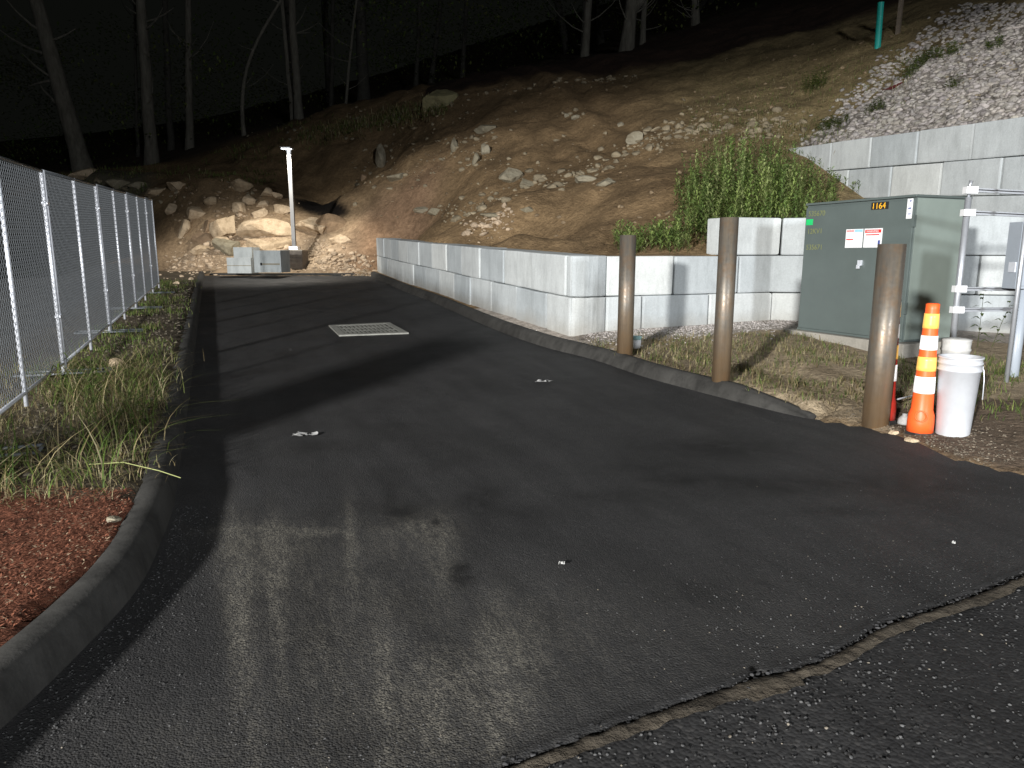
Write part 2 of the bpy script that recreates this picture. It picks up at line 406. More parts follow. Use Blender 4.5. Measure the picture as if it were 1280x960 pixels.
# gravel slope above the upper wall
for t in np.linspace(-2, 6.6, 7):
    p = UW0+Vector((uwd.x, uwd.y, 0))*t; zt = UW0.z+(UW1.z-UW0.z)*t/6.0
    cz(p.x-uwn.x*.75, p.y-uwn.y*.75, zt-.08)
for a in [(1280,25,20.5),(1280,80,16.5),(1190,75,20),(1190,120,17),(1110,135,18.6),(1060,160,18.4),(1150,125,17.3),(1340,60,15),(1340,-10,22),(1420,-20,18)]: c(*a)
for x, y, z in [(-60,-20,0),(-40,10,.3),(-40,30,1.0),(60,0,3),(40,20,14),(40,45,20),(-60,60,8),(60,80,24),(0,130,22),(-80,130,16),(80,130,28),(-80,20,.5)]: cz(x, y, z)
ctrl = np.array(ctrl)
def tps(r): return np.where(r > 1e-6, r*r*np.log(r+1e-9), 0)
def fit(pts, lam=.02):
    n = len(pts); xy_ = pts[:,:2]/10
    K = tps(np.hypot(xy_[:,None,0]-xy_[None,:,0], xy_[:,None,1]-xy_[None,:,1]))+lam*np.eye(n)*.01
    Pm = np.concatenate([np.ones((n,1)), xy_], 1)
    A = np.zeros((n+3, n+3)); A[:n,:n] = K; A[:n,n:] = Pm; A[n:,:n] = Pm.T
    w = np.linalg.solve(A, np.concatenate([pts[:,2], np.zeros(3)])); return xy_, w
RX, RW = fit(ctrl, .05)
def rbf(X, Y):
    sh = X.shape; X = X.ravel()/10; Y = Y.ravel()/10; out = np.zeros(len(X))
    for i in range(0, len(X), 20000):
        a, b = X[i:i+20000], Y[i:i+20000]
        K = tps(np.hypot(a[:,None]-RX[None,:,0], b[:,None]-RX[None,:,1]))
        out[i:i+20000] = K@RW[:-3]+RW[-3]+RW[-2]*a+RW[-1]*b
    return out.reshape(sh)
def sm(x, a, b): t = np.clip((x-a)/(b-a), 0, 1); return t*t*(3-2*t)
wall_mid = [(x+.28, y+.12) for x, y in W_side]+[(1.30,10.92),(4.13,12.02),(8.3,11.05),(14,9.9)]
wm = np.array(wall_mid)
def behind_wall(X, Y):
    # right of/behind the wall centre line
    o = np.argsort(wm[:6,1]); xs = np.interp(Y, wm[:6,1][o], wm[:6,0][o])
    side = (X > xs) & (Y > 10.54)
    yf = np.interp(X, wm[5:,0], wm[5:,1]); front = Y > yf
    return np.where(X < wm[5,0], side & (X > xs), front)
def terrain(X, Y, detail=True):
    X = np.asarray(X, float); Y = np.asarray(Y, float)
    n, s = ns(X, Y)
    zb = rbf(X, Y)
    bw = behind_wall(X, Y)
    # upper wall terrace
    t = (X-UWN.x)*uwd.x+(Y-UWN.y)*uwd.y; q = (X-UWN.x)*uwn.x+(Y-UWN.y)*uwn.y   # q>0 in front
    ramp_ = 2.0+np.interp(t, [0, 2.6, 3.9, 7.0, 8.5], [0, 0, .45, 2.1, 2.6])
    front = (q > -.3) & (t < 7.2)
    zb = np.where(front & bw, np.minimum(zb, ramp_), zb)
    ztop = UW0.z-.06+(UW1.z-UW0.z)*(t-1.15)/6.0
    zb = np.where((q <= -.3) & (t < 7.0) & (t > -2) & (q > -1.2), np.maximum(zb, ztop), zb)
    dl = seg_dist(X, Y, Lp); dr = seg_dist(X, Y, Rp)
    ins = inside(X, Y)
    # verge on the right, in front of the wall
    vz = zr(Y)+np.where(Y > 6.5, .10, .0+.10*sm(Y, 5.6, 6.9))+.08*sm(dr, .25, .7)*sm(Y, 9, 11)
    vz = np.where(X > 3.4, zr(Y)+.02+.13*sm(dr, .1, 1.4)+.04*sm(Y, 8.5, 10.5)-.10*sm(X,5,8), vz)
    right_ = (X > np.interp(Y, Rp[:,1], Rp[:,0])-.5) & ~bw & (Y < 26)
    z = np.where(right_ & (Y < 24.6), vz, zb)
    z = np.where((Y < 3.0) & (X > 0), np.minimum(z, zr(Y)+.15), z)
    # left bank
    lb = (X < xleft(Y)+.3) & (Y < 24)
    k = sm(-n, 1.6, 4)
    z = np.where(lb, (1-k)*(zr(Y)+.155)+k*zb, z)
    z = np.where(lb & (Y < 5) & (X > -2.6), zr(Y)+.14, z)
    if detail:
        amp = np.where(bw | (Y > 25.5), 1.0, 0.0)
        N = np.zeros(X.shape); fl = N.ravel(); Xf, Yf, Zf, Af = X.ravel(), Y.ravel(), z.ravel(), amp.ravel()
        for i in range(len(fl)):
            v = Vector((Xf[i], Yf[i], Zf[i]))
            if Af[i] > 0:
                a = noise.fractal(v*.35, 1.0, 2.0, 4)*.22 + noise.fractal(v*1.6+Vector((9,3,1)), 0.8, 2.1, 4)*.06
                g = noise.noise(Vector(((v.x*1.4+v.y*.35), v.z*.25, 3)))   # gullies running down the face
                fl[i] = a+g*.24*min(1, max(0, (v.z-3)/2.5))*min(1, max(0, (9-v.x)/6))+noise.fractal(v*3.2, .8, 2.1, 3)*.03
            else: fl[i] = noise.fractal(v*2.5, .9, 2.1, 4)*.02
        near = np.minimum(np.clip((np.abs(seg_dist(X, Y, wm))-.3)/1.2, .0, 1), 1)
        pav = np.minimum(np.clip((np.minimum(dl, dr)-.2)/.8, 0, 1), 1)
        uwf = np.clip((np.abs(q+.0)-.4)/1.0, .0, 1); uwf = np.where(t < 8, uwf, 1)
        z = z+N*near*np.where(bw, 1, np.where(Y > 25.5, 1, pav))*np.where(bw, uwf, 1)
    curbed = (dl < dr) | (Y > 6.45)
    z = np.where(ins | (curbed & (np.minimum(dl, dr) < np.where(dl < dr, .11, .16)) & (Y < YEND)), np.where(curbed | (dr > .4), zr(Y)-.09, zr(Y)-.022), z)
    return z
xs = np.concatenate([np.arange(-90,-30,4), np.arange(-30,-14,.8), np.arange(-14,14,.15), np.arange(14,26,.5), np.arange(26,90,4)])
ys = np.concatenate([np.arange(-14,0,1.0), np.arange(0,14,.13), np.arange(14,38,.17), np.arange(38,56,.5), np.arange(56,140,4)])
GX, GY = np.meshgrid(xs, ys)
GZ = terrain(GX, GY)
def tz(x, y):
    i = np.clip(np.searchsorted(xs, x)-1, 0, len(xs)-2); j = np.clip(np.searchsorted(ys, y)-1, 0, len(ys)-2)
    fx = (x-xs[i])/(xs[i+1]-xs[i]); fy = (y-ys[j])/(ys[j+1]-ys[j])
    return GZ[j,i]*(1-fx)*(1-fy)+GZ[j,i+1]*fx*(1-fy)+GZ[j+1,i]*(1-fx)*fy+GZ[j+1,i+1]*fx*fy
def hit(px, py, y0=2.0, y1=80.):
    a, b = ray(px, py); Y = y0
    while Y < y1:
        if H+b*Y < tz(a*Y, Y): break
        Y += .1
    for i in range(8):
        Y -= .0125
        if H+b*Y > tz(a*Y, Y): break
    return Vector((a*Y, Y, float(tz(a*Y, Y))))

# tint per vertex
def lerp(a, b, k): return a*(1-k[...,None])+np.array(b)*k[...,None]
n_, s_ = ns(GX, GY); bwm = behind_wall(GX, GY)
dirt = np.array((.26,.183,.102)); T = np.zeros(GX.shape+(3,))+dirt
far = sm(GY, 30, 33)
t_ = (GX-UWN.x)*uwd.x+(GY-UWN.y)*uwd.y; q_ = (GX-UWN.x)*uwn.x+(GY-UWN.y)*uwn.y
# upper right slope is drier and greener-brown
T = lerp(T, (.27,.215,.115), sm(GX, 3, 8)*bwm)
# pale rubble skirt and pile
pile = np.exp(-(((GX+10.0)/4.2)**2+((GY-26.2)/2.6)**2)); pile2 = np.exp(-(((GX+7.2)/2.4)**2+((GY-26.0)/1.6)**2))
T = lerp(T, (.36,.275,.19), np.clip(pile*1.3,0,1)); T = lerp(T, (.44,.35,.25), np.clip(pile2*1.3,0,1))
T = lerp(T, (.27,.18,.115), sm(GX,-7,-5)*(1-sm(GX,-3.5,-2))*sm(GY,24,25)*(1-sm(GY,27,29)))
# gravel above upper wall
gl = np.clip(sm(q_, -.2, -.6)*0+1, 0, 1)
edge_y = np.interp(GX, [6.0,7.0,8.8,11.4,15,25], [17.6,18.9,20.6,23.2,26,30])
grav = (sm(-q_, .1, .5))*(1-sm(GY-edge_y, -.6, .4))*(t_ < 9)*(t_ > -3)
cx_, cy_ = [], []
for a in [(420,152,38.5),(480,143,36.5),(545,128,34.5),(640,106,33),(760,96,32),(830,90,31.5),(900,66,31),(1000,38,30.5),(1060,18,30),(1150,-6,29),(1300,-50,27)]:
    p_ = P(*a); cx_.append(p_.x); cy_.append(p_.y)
T = lerp(T, (.050,.032,.024), sm(GY-np.interp(GX, cx_, cy_), .2, 1.6)*bwm)  # shade past the crest put into the tint, darkening the plateau
T = lerp(T, (.33,.31,.29), grav)
# verge
ver = (~bwm) & (GX > xright(GY)) & (GY < 14)
T = np.where(ver[...,None], np.array((.34,.28,.195)), T)
gm = ver & (GY > np.interp(GX, [0,1.5,4.2,8],[9.3,9.9,10.7,9.6]))
T = np.where(gm[...,None], np.array((.42,.385,.35)), T)
T = np.where((ver & (GX > 3.3) & (GY < 6.6))[...,None], np.array((.12,.092,.068)), T)
# left bank: dark soil, red mulch near the camera; beyond the fence: worn gravel lot
lbk = (GX < xleft(GY)) & (GY < 25)
T = np.where(lbk[...,None], np.array((.10,.083,.058)), T)
mul = lbk & (n_ < -.3) & (GY < 3.95) 
T = np.where(mul[...,None], np.array((.15,.058,.034)), T)
lot = sm(-n_, 2.1, 2.8)*(GY < 40)*(GX < -3)
T = lerp(T, (.11,.115,.115), lot*(GY < 27)); T = lerp(T, (.16,.15,.11), lot*sm(GY, 27, 28.5)*(GX < -11))
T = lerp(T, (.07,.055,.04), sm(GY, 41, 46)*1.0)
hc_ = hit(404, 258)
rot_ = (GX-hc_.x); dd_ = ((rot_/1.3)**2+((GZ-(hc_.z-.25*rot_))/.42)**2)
T = lerp(T, (.012,.009,.007), np.where(np.abs(GY-hc_.y) < 1.6, 1-sm(dd_, .6, 1.4), 0))  # boulder shadow painted on the slope as a near-black ground tint
V = np.stack([GX, GY, GZ], -1).reshape(-1,3); ny, nx = GX.shape
idx = np.arange(ny*nx).reshape(ny, nx)
Fq = np.stack([idx[:-1,:-1], idx[:-1,1:], idx[1:,1:], idx[1:,:-1]], -1).reshape(-1,4)
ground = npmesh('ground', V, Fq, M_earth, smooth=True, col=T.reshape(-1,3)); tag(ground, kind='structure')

# ------------------------------------------------------------ pavements
seam = cat([(-1.72,1.15),(-.8,1.58),(0,1.98),(.27,2.12),(.60,2.28),(.92,2.43),(1.15,2.51),(1.40,2.66),(1.62,2.81),(2.1,3.04),(2.53,3.27),(3.6,3.85),(4.2,4.3),(4.7,4.55)], 6)
def yseam(X):
    y = np.interp(X, seam[:,0], seam[:,1])
    return y
def dustf(X, Y):
    D = np.zeros(X.shape); K = np.zeros(X.shape)
    def e(px, py, w, h, a, arr, pw=1.0):
        p = G(px, py); q1 = G(px+w/2, py); q2 = G(px, py-h/2)
        rx = abs(q1.x-p.x); ry = abs(q2.y-p.y)
        arr += a*np.exp(-((((X/np.maximum(Y,.3)-p.x/p.y)*p.y)/rx)**2+((Y-p.y)/ry)**2)**pw)
    for a in [(330,690,110,70,.5),(298,740,34,170,1),(350,665,150,10,1),(345,720,20,130,1),(440,690,16,120,.6),(480,860,26,200,.5),(620,850,36,170,.6),(480,700,120,120,.2),(555,690,40,90,.5),(610,870,80,80,1.1),(640,820,60,90,.7),(600,780,300,120,.1),(480,870,300,180,.2),(400,760,70,180,.2),(540,900,60,120,.6),(520,660,70,40,.5),(700,800,200,160,.12),(240,930,260,90,.15),(900,780,300,120,.08)]: e(*a, D)
    for a in [(500,640,60,22,.5),(488,617,14,26,.35),(600,622,60,34,.55),(650,640,80,18,.3),(578,718,34,30,.7),(545,652,14,12,.5),(900,560,190,26,.5),(980,606,240,26,.42),(860,600,150,12,.4),(800,585,110,16,.35),(1040,640,130,16,.3),(760,620,120,14,.3),(1180,610,160,60,.4),(900,740,120,26,.25)]: e(*a, K)
    return np.clip(D,0,1), np.clip(K*1.9,0,.92)
def pave(name, Yrows, xl, xr, nc, zf, m, clipseam=False, warp=1.0):
    rows = []
    for Y in Yrows:
        a, b = float(xl(Y)), float(xr(Y)); u = np.linspace(0,1,nc)
        rows.append(np.stack([a+(b-a)*u, np.full(nc, Y)], 1))
    A = np.array(rows); return A
def sheet(name, A, zf, m, jit=0):
    ny, nx = A.shape[:2]; X = A[...,0]; Y = A[...,1]; Z = zf(X, Y)
    D, K = dustf(X, Y)
    V = np.stack([X, Y, Z], -1).reshape(-1,3); idx = np.arange(ny*nx).reshape(ny, nx)
    Fq = np.stack([idx[:-1,:-1], idx[:-1,1:], idx[1:,1:], idx[1:,:-1]], -1).reshape(-1,4)
    c3 = np.stack([D.ravel(), K.ravel(), D.ravel()*0], 1)
    o = npmesh(name, V, Fq, m, smooth=True, col=c3, colname='dust'); return o
def lump(X, Y, sc, amp):
    f = np.zeros(X.size); xf, yf = X.ravel(), Y.ravel()
    for i in range(X.size): f[i] = noise.noise(Vector((xf[i]*sc, yf[i]*sc, 0)))
    return f.reshape(X.shape)*amp
# new asphalt: parametrised between seam/left edge and the far end
us = np.linspace(0, 1, 330)
rows = []
def right_x(Y): return xright(Y)
# part A: Y from 4.55 up: full rows
YA = np.concatenate([np.arange(4.6, 10, .09), np.arange(10, YEND, .14), [YEND]])
A1 = []
for Y in YA:
    a, b = float(xleft(Y))-.02, float(xright(Y))
    if Y > 6.4: b += .02
    else: b += .03*noise.noise(Vector((Y*5,0,0)))
    A1.append(np.stack([a+(b-a)*us, np.full(len(us), Y)], 1))
# part B: columns in X from seam up to Y=4.6
xr46 = float(xright(4.6)); xl46 = float(xleft(4.6))-.02
rowsB = []
for k in np.linspace(0, 1, 60):
    r = []
    for u in us:
        xt = xl46+(xr46+.03*noise.noise(Vector((23,0,0)))-xl46)*u         # at top row
        xb = -1.76+(4.72+1.76)*u      # along seam
        yb = float(yseam(xb))
        yb += (.012+.028*float(sm(xb, .9, 1.7)))*(1-k)
        if k == 0: yb += .012*noise.noise(Vector((xb*9,4,0)))+.010*noise.noise(Vector((xb*34,7,0)))-.05*math.exp(-((xb-.93)/.035)**2)*0
        x = xb+(xt-xb)*k; y = yb+(4.6-yb)*k
        xl_ = float(xleft(y))-.02
        if u < .12: x = x*(u/.12)+xl_*(1-u/.12) if u > 0 else xl_
        r.append((x, y))
    rowsB.append(r)
B1 = np.array(rowsB)
# chip broken out of the edge
d = np.exp(-((B1[0,:,0]-.93)/.05)**2); B1[0,:,1] += .045*d
zf = lambda X, Y: zr(Y)+lump(X, Y, .6, .005)+lump(X, Y, 5, .0015)
A_all = np.concatenate([B1, np.array(A1)[1:]], 0)
X, Y = A_all[...,0], A_all[...,1]
Z = zf(X, Y); 
# lip: an extra row at the front edge dropping down
lipA = A_all[0].copy(); lipA[:,1] -= .012
V = np.concatenate([np.stack([lipA[:,0], lipA[:,1], Z[0]-.055], 1)[None], np.stack([X, Y, Z], -1)], 0)
D, K = dustf(V[...,0], V[...,1]); ny, nx = V.shape[:2]; idx = np.arange(ny*nx).reshape(ny, nx)
Fq = np.stack([idx[:-1,:-1], idx[:-1,1:], idx[1:,1:], idx[1:,:-1]], -1).reshape(-1,4)
K[0] = .92; K[1] = .9; K[2] = np.maximum(K[2], .5)  # front edge rows painted dark against the light the lip catches
road = npmesh('road', V.reshape(-1,3), Fq, M_asph, smooth=False, col=np.stack([D.ravel(), K.ravel(), D.ravel()*0], 1), colname='dust'); tag(road, kind='structure')
# side skirt of asphalt past the curb end
# old pavement in front of the seam
rowsC = []
for k in np.linspace(0, 1, 60):
    r = []
    for u in us:
        x = -1.76+(6.8+1.76)*u; yt = float(yseam(min(x,4.7)))+.02; yb = -6.0
        kk = 1-(1-k)**.45 if False else k**2.2
        y = yt+(yb-yt)*kk
        r.append((x if k < 1 else x, y))
    rowsC.append(r)
C1 = np.array(rowsC)[::-1]
old = sheet('old_road', C1, lambda X, Y: zr(Y)-.002+lump(X, Y, 1.5, .006)+lump(X, Y, 14, .004)-.03*sm(Y-np.interp(X, seam[:,0], seam[:,1]), -.06, .02), M_asph2); tag(old, kind='structure')
# strip of dirt caught in the joint, gap shadow painted along its far row
V = []; 
cols = seam[(seam[:,0] > -1.7) & (seam[:,0] < 4.4)]
cols = np.stack([np.interp(np.linspace(0,1,260), np.linspace(0,1,len(cols)), cols[:,0]), np.interp(np.linspace(0,1,260), np.linspace(0,1,len(cols)), cols[:,1])],1)
TT = []
for i, (x, y) in enumerate(cols):
    w = .06+.025*noise.noise(Vector((x*3,0,7)))+.015*noise.noise(Vector((x*14,0,7)))
    if abs(x-.95) < .12: w += .03
    for k, f in enumerate((.75, -.02, -.45, -1.0)):
        V.append((x+.3*w*(-f), y+f*w, float(zr(y))+[-.075,.008,.011,.0035][k]+(.007*noise.noise(Vector((x*18,k,2))) if k else 0)))
        g = .5+.5*noise.noise(Vector((x*5,k*.7,5))); TT.append((.008,.007,.006) if k == 0 else (.04+.05*g,.036+.042*g,.03+.03*g))
idx = np.arange(len(cols)*4).reshape(-1,4)
Fq = np.stack([idx[:-1,:-1], idx[1:,:-1], idx[1:,1:], idx[:-1,1:]], -1).reshape(-1,4)[:, ::-1]
js = npmesh('joint_dirt_and_shade', np.array(V), Fq, M_earth, smooth=True, col=np.array(TT)); tag(js, kind='structure')

# curbs
def curb(name, pts, side, h, w, m, slope=.05, z_extra=0, endfade=False):
    bm = NB(); prev = None; N = len(pts)
    for i, p in enumerate(pts):
        a = pts[max(i-1,0)]; b_ = pts[min(i+1,N-1)]
        t = Vector((b_[0]-a[0], b_[1]-a[1])).normalized(); nrm = Vector((-t.y, t.x))*side
        z = float(zr(p[1])); hh = h
        if endfade: hh = h*min(1, .10+i/13)
        hh += .004*noise.noise(Vector((p[0]*2,p[1]*2,0)))
        prof = [(-.005,-.12),(0,-.01),(slope*.7,hh*.75),(slope,hh-.02),(slope+.025,hh),(w-.03,hh),(w,hh-.025),(w+.005,-.12)]
        ring = [bm.verts.new((p[0]+nrm.x*d, p[1]+nrm.y*d, z+q+z_extra)) for d, q in prof]
        if prev:
            for k in range(len(prof)-1):
                f = bm.faces.new((prev[k], prev[k+1], ring[k+1], ring[k])); f.smooth = True
        else: bm.faces.new(ring)
        prev = ring
    bm.faces.new(prev)
    bmesh.ops.recalc_face_normals(bm, faces=bm.faces)
    o = obj(name, bm, m); tag(o, kind='structure'); return o
curb('curb', [p for p in Lp if p[1] > -8], 1, .15, .19, M_curb, .04)
curb('curb', Rp_c, -1, .145, .22, M_curb, .09, endfade=True)
curb('curb', [(x, YEND-.02) for x in np.linspace(-10.1,-4.85,12)], 1, .09, .16, M_curb, .02)

# ------------------------------------------------------------ block walls
def wblock(parent, path, z0s, z1s, thick, back, m, bev=.028):
    """path: list of face points (x,y); back: unit vectors to the rear; z per point"""
    bm = NB(); N = len(path)
    fr = [(bm.verts.new((p[0],p[1],z0)), bm.verts.new((p[0],p[1],z1))) for p, z0, z1 in zip(path, z0s, z1s)]
    bk = [(bm.verts.new((p[0]+b[0]*thick,p[1]+b[1]*thick,z0)), bm.verts.new((p[0]+b[0]*thick,p[1]+b[1]*thick,z1))) for p, b, z0, z1 in zip(path, back, z0s, z1s)]
    for i in range(N-1):
        bm.faces.new((fr[i][0], fr[i+1][0], fr[i+1][1], fr[i][1]))
        bm.faces.new((bk[i+1][0], bk[i][0], bk[i][1], bk[i+1][1]))
        bm.faces.new((fr[i][1], fr[i+1][1], bk[i+1][1], bk[i][1]))
        bm.faces.new((fr[i+1][0], fr[i][0], bk[i][0], bk[i+1][0]))
    bm.faces.new((bk[0][0], fr[0][0], fr[0][1], bk[0][1])); bm.faces.new((fr[-1][0], bk[-1][0], bk[-1][1], fr[-1][1]))
    for v_ in bm.verts: v_.co += Vector((random.uniform(-.004,.004), random.uniform(-.004,.004), random.uniform(-.004,.004)))
    bmesh.ops.recalc_face_normals(bm, faces=bm.faces)
    return obj('block', bm, m, parent, bevel=bev)
class Path:
    def __init__(s, pts):
        s.p = np.array(pts, float); s.d = np.concatenate([[0], np.cumsum(np.hypot(*np.diff(s.p, axis=0).T))]); s.L = s.d[-1]
    def at(s, t): return (float(np.interp(t, s.d, s.p[:,0])), float(np.interp(t, s.d, s.p[:,1])))
    def tan(s, t):
        a = s.at(max(0,t-.05)); b = s.at(min(s.L,t+.05)); return Vector((b[0]-a[0], b[1]-a[1])).normalized()
def courses(root, path, base, n, first, hgt, thick, backside, m, t0=0, t1=None, starts=None, zc=0, full=1.22, zfun=None):
    """base(x,y)-> z of lowest course underside"""
    t1 = t1 or path.L
    for k in range(n):
        kk = k+first; t = t0+((starts[k] if starts else (full/2 if kk % 2 else 0)))
        cuts = [t0]+([t] if t > t0+.01 else [])
        while cuts[-1]+full < t1-.15: cuts.append(cuts[-1]+full)
        cuts.append(t1)
        for a, b in zip(cuts[:-1], cuts[1:]):
            j = .010; a2 = a+j; b2 = b-j
            pts = [path.at(a2)]+[tuple(q) for q, dd in zip(path.p, path.d) if a2+.02 < dd < b2-.02]+[path.at(b2)]
            tm = [path.tan((a2+b2)/2)]*len(pts)
            bk = [(-v.y*backside, v.x*backside) for v in tm]
            o = random.uniform(-.016,.016)
            pts = [(p[0]+bk[0][0]*o, p[1]+bk[0][1]*o) for p in pts]
            jz = random.uniform(-.004,.004)
            z0 = [base(*p)+kk*hgt+.004 for p in pts]; z1 = [base(*p)+(kk+1)*hgt-.006+jz for p in pts]
            wblock(root, pts, z0, z1, thick, bk, m)
W = Path(cat(W_side, 6))
sb = lambda x, y: .285+.041*(y-10.42)
side_wall = empty('retaining_wall', (W_side[-1][0], W_side[-1][1], .28))
tag(side_wall, 'long low two-course pale concrete block wall running along the right side of the driveway', 'retaining wall')
def bl(o): return o
def reroot(root):   # children built in world space under an Empty standing at the base
    M = Matrix.Translation(root.location) @ Matrix.Rotation(root.rotation_euler.z, 4, 'Z')
    for ch in [c_ for c_ in COL.objects if c_.parent == root]:
        ch.matrix_parent_inverse = M.inverted()
courses(side_wall, W, sb, 2, 0, .60, .6, 1, M_conc, starts=[.75,.15])
# rounded corner blocks
def corner(kz):
    a = Vector(W_side[-1]); b = Vector(F0); 
    ctl = Vector((1.08, 10.22)) 
    pts = []; bk = []
    for i in range(9):
        t = i/8; p = a*(1-t)**2+ctl*2*t*(1-t)+b*t*t; p = a.lerp(b, t)*.35+p*.65; pts.append((p.x, p.y))
    for i in range(9):
        v = Vector((.9,.42)).lerp(Vector((-.37,.93)), i/8).normalized(); bk.append((v.x, v.y))
    z0 = [.285+kz*.6+.004]*9; z1 = [.285+(kz+1)*.6-.006]*9
    bk = [(.55*b[0], .55*b[1]) for b in bk]
    return wblock(side_wall, pts, z0, z1, .5, bk, M_conc)
corner(0); corner(1)
reroot(side_wall)
FW = Path([F0, F1, F2])
front_wall = empty('retaining_wall', (F1[0], F1[1], .27))
tag(front_wall, 'pale concrete block wall stepping up to three courses behind the green cabinet', 'retaining wall')
fb = lambda x, y: .285
tj = FW.d[1]
courses(front_wall, FW, fb, 1, 0, .60, .6, 1, M_conc, starts=[.62])
courses(front_wall, FW, fb, 1, 1, .60, .6, 1, M_conc, starts=[1.17])
t905 = 2.18
courses(front_wall, FW, fb, 1, 2, .60, .6, 1, M_conc, t0=t905, starts=[.98])
reroot(front_wall)
UWp = Path([tuple(UWN), (UW1.x, UW1.y)])
upper_wall = empty('retaining_wall', (UWN.x, UWN.y, 2.0))
tag(upper_wall, 'upper tier concrete block wall rising up the right slope below the grey gravel', 'retaining wall')
ub = lambda x, y: (UW0.z+(UW1.z-UW0.z)*(((x-UWN.x)*uwd.x+(y-UWN.y)*uwd.y)-1.15)/6.0)-3*.605
courses(upper_wall, UWp, ub, 3, 0, .605, .6, -1, M_conc, starts=[.5,1.15-.02,.54])
reroot(upper_wall)

# ------------------------------------------------------------ rocks
def rock_bm(seed, sub=3, cuts=9, rough=.06, depth=.72):
    r = random.Random(seed); bm = NB(); bmesh.ops.create_icosphere(bm, subdivisions=sub, radius=1)
    pl = []
    for i in range(cuts):
        v = Vector((r.gauss(0,1), r.gauss(0,1), r.gauss(0,1))).normalized(); pl.append((v, r.uniform(depth-.15, depth+.15)))
    for v in bm.verts:
        for nrm, d in pl:
            e = v.co.dot(nrm)
            if e > d: v.co -= nrm*(e-d)
        v.co += v.co.normalized()*noise.fractal(v.co*2.2+Vector((seed,0,0)), 1, 2, 3)*rough
    return bm
def rock(px, py, w, h, mt, label, group=None, Y=None, rot=0, dfac=.9, cuts=9, name='boulder', catg='boulder', sink=.25, depth=.72, tilt=0):
    p = hit(px, py+h*.35) if Y is None else P(px, py+h*.35, Y)
    D = p.y; sc = D/ F
    sx, sz = w*sc/2*1.32, h*sc/2*1.38
    bm = rock_bm(int(px*7+py*13), 4 if w > 15 else 3, cuts, depth=depth)
    q = P(px, py, D)
    M = Matrix.Rotation(math.atan2(-p.x, p.y)*1.0, 4, 'Z') @ Matrix.Rotation(R(tilt), 4, 'Y') @ Matrix.Diagonal((sx, (sx+sz)*.5*dfac, sz, 1)) @ Matrix.Rotation(R(rot), 4, 'Z')
    bmesh.ops.transform(bm, matrix=M, verts=bm.verts)
    zoff = q.z
    o = obj(name, bm, mt, loc=(p.x, p.y+ (sx+sz)*.15, zoff), smooth=False)
    tag(o, label, catg, group); return o
T_, Gy, Ol, Br = M_rtan, M_rgrey, M_rolive, M_rbrown
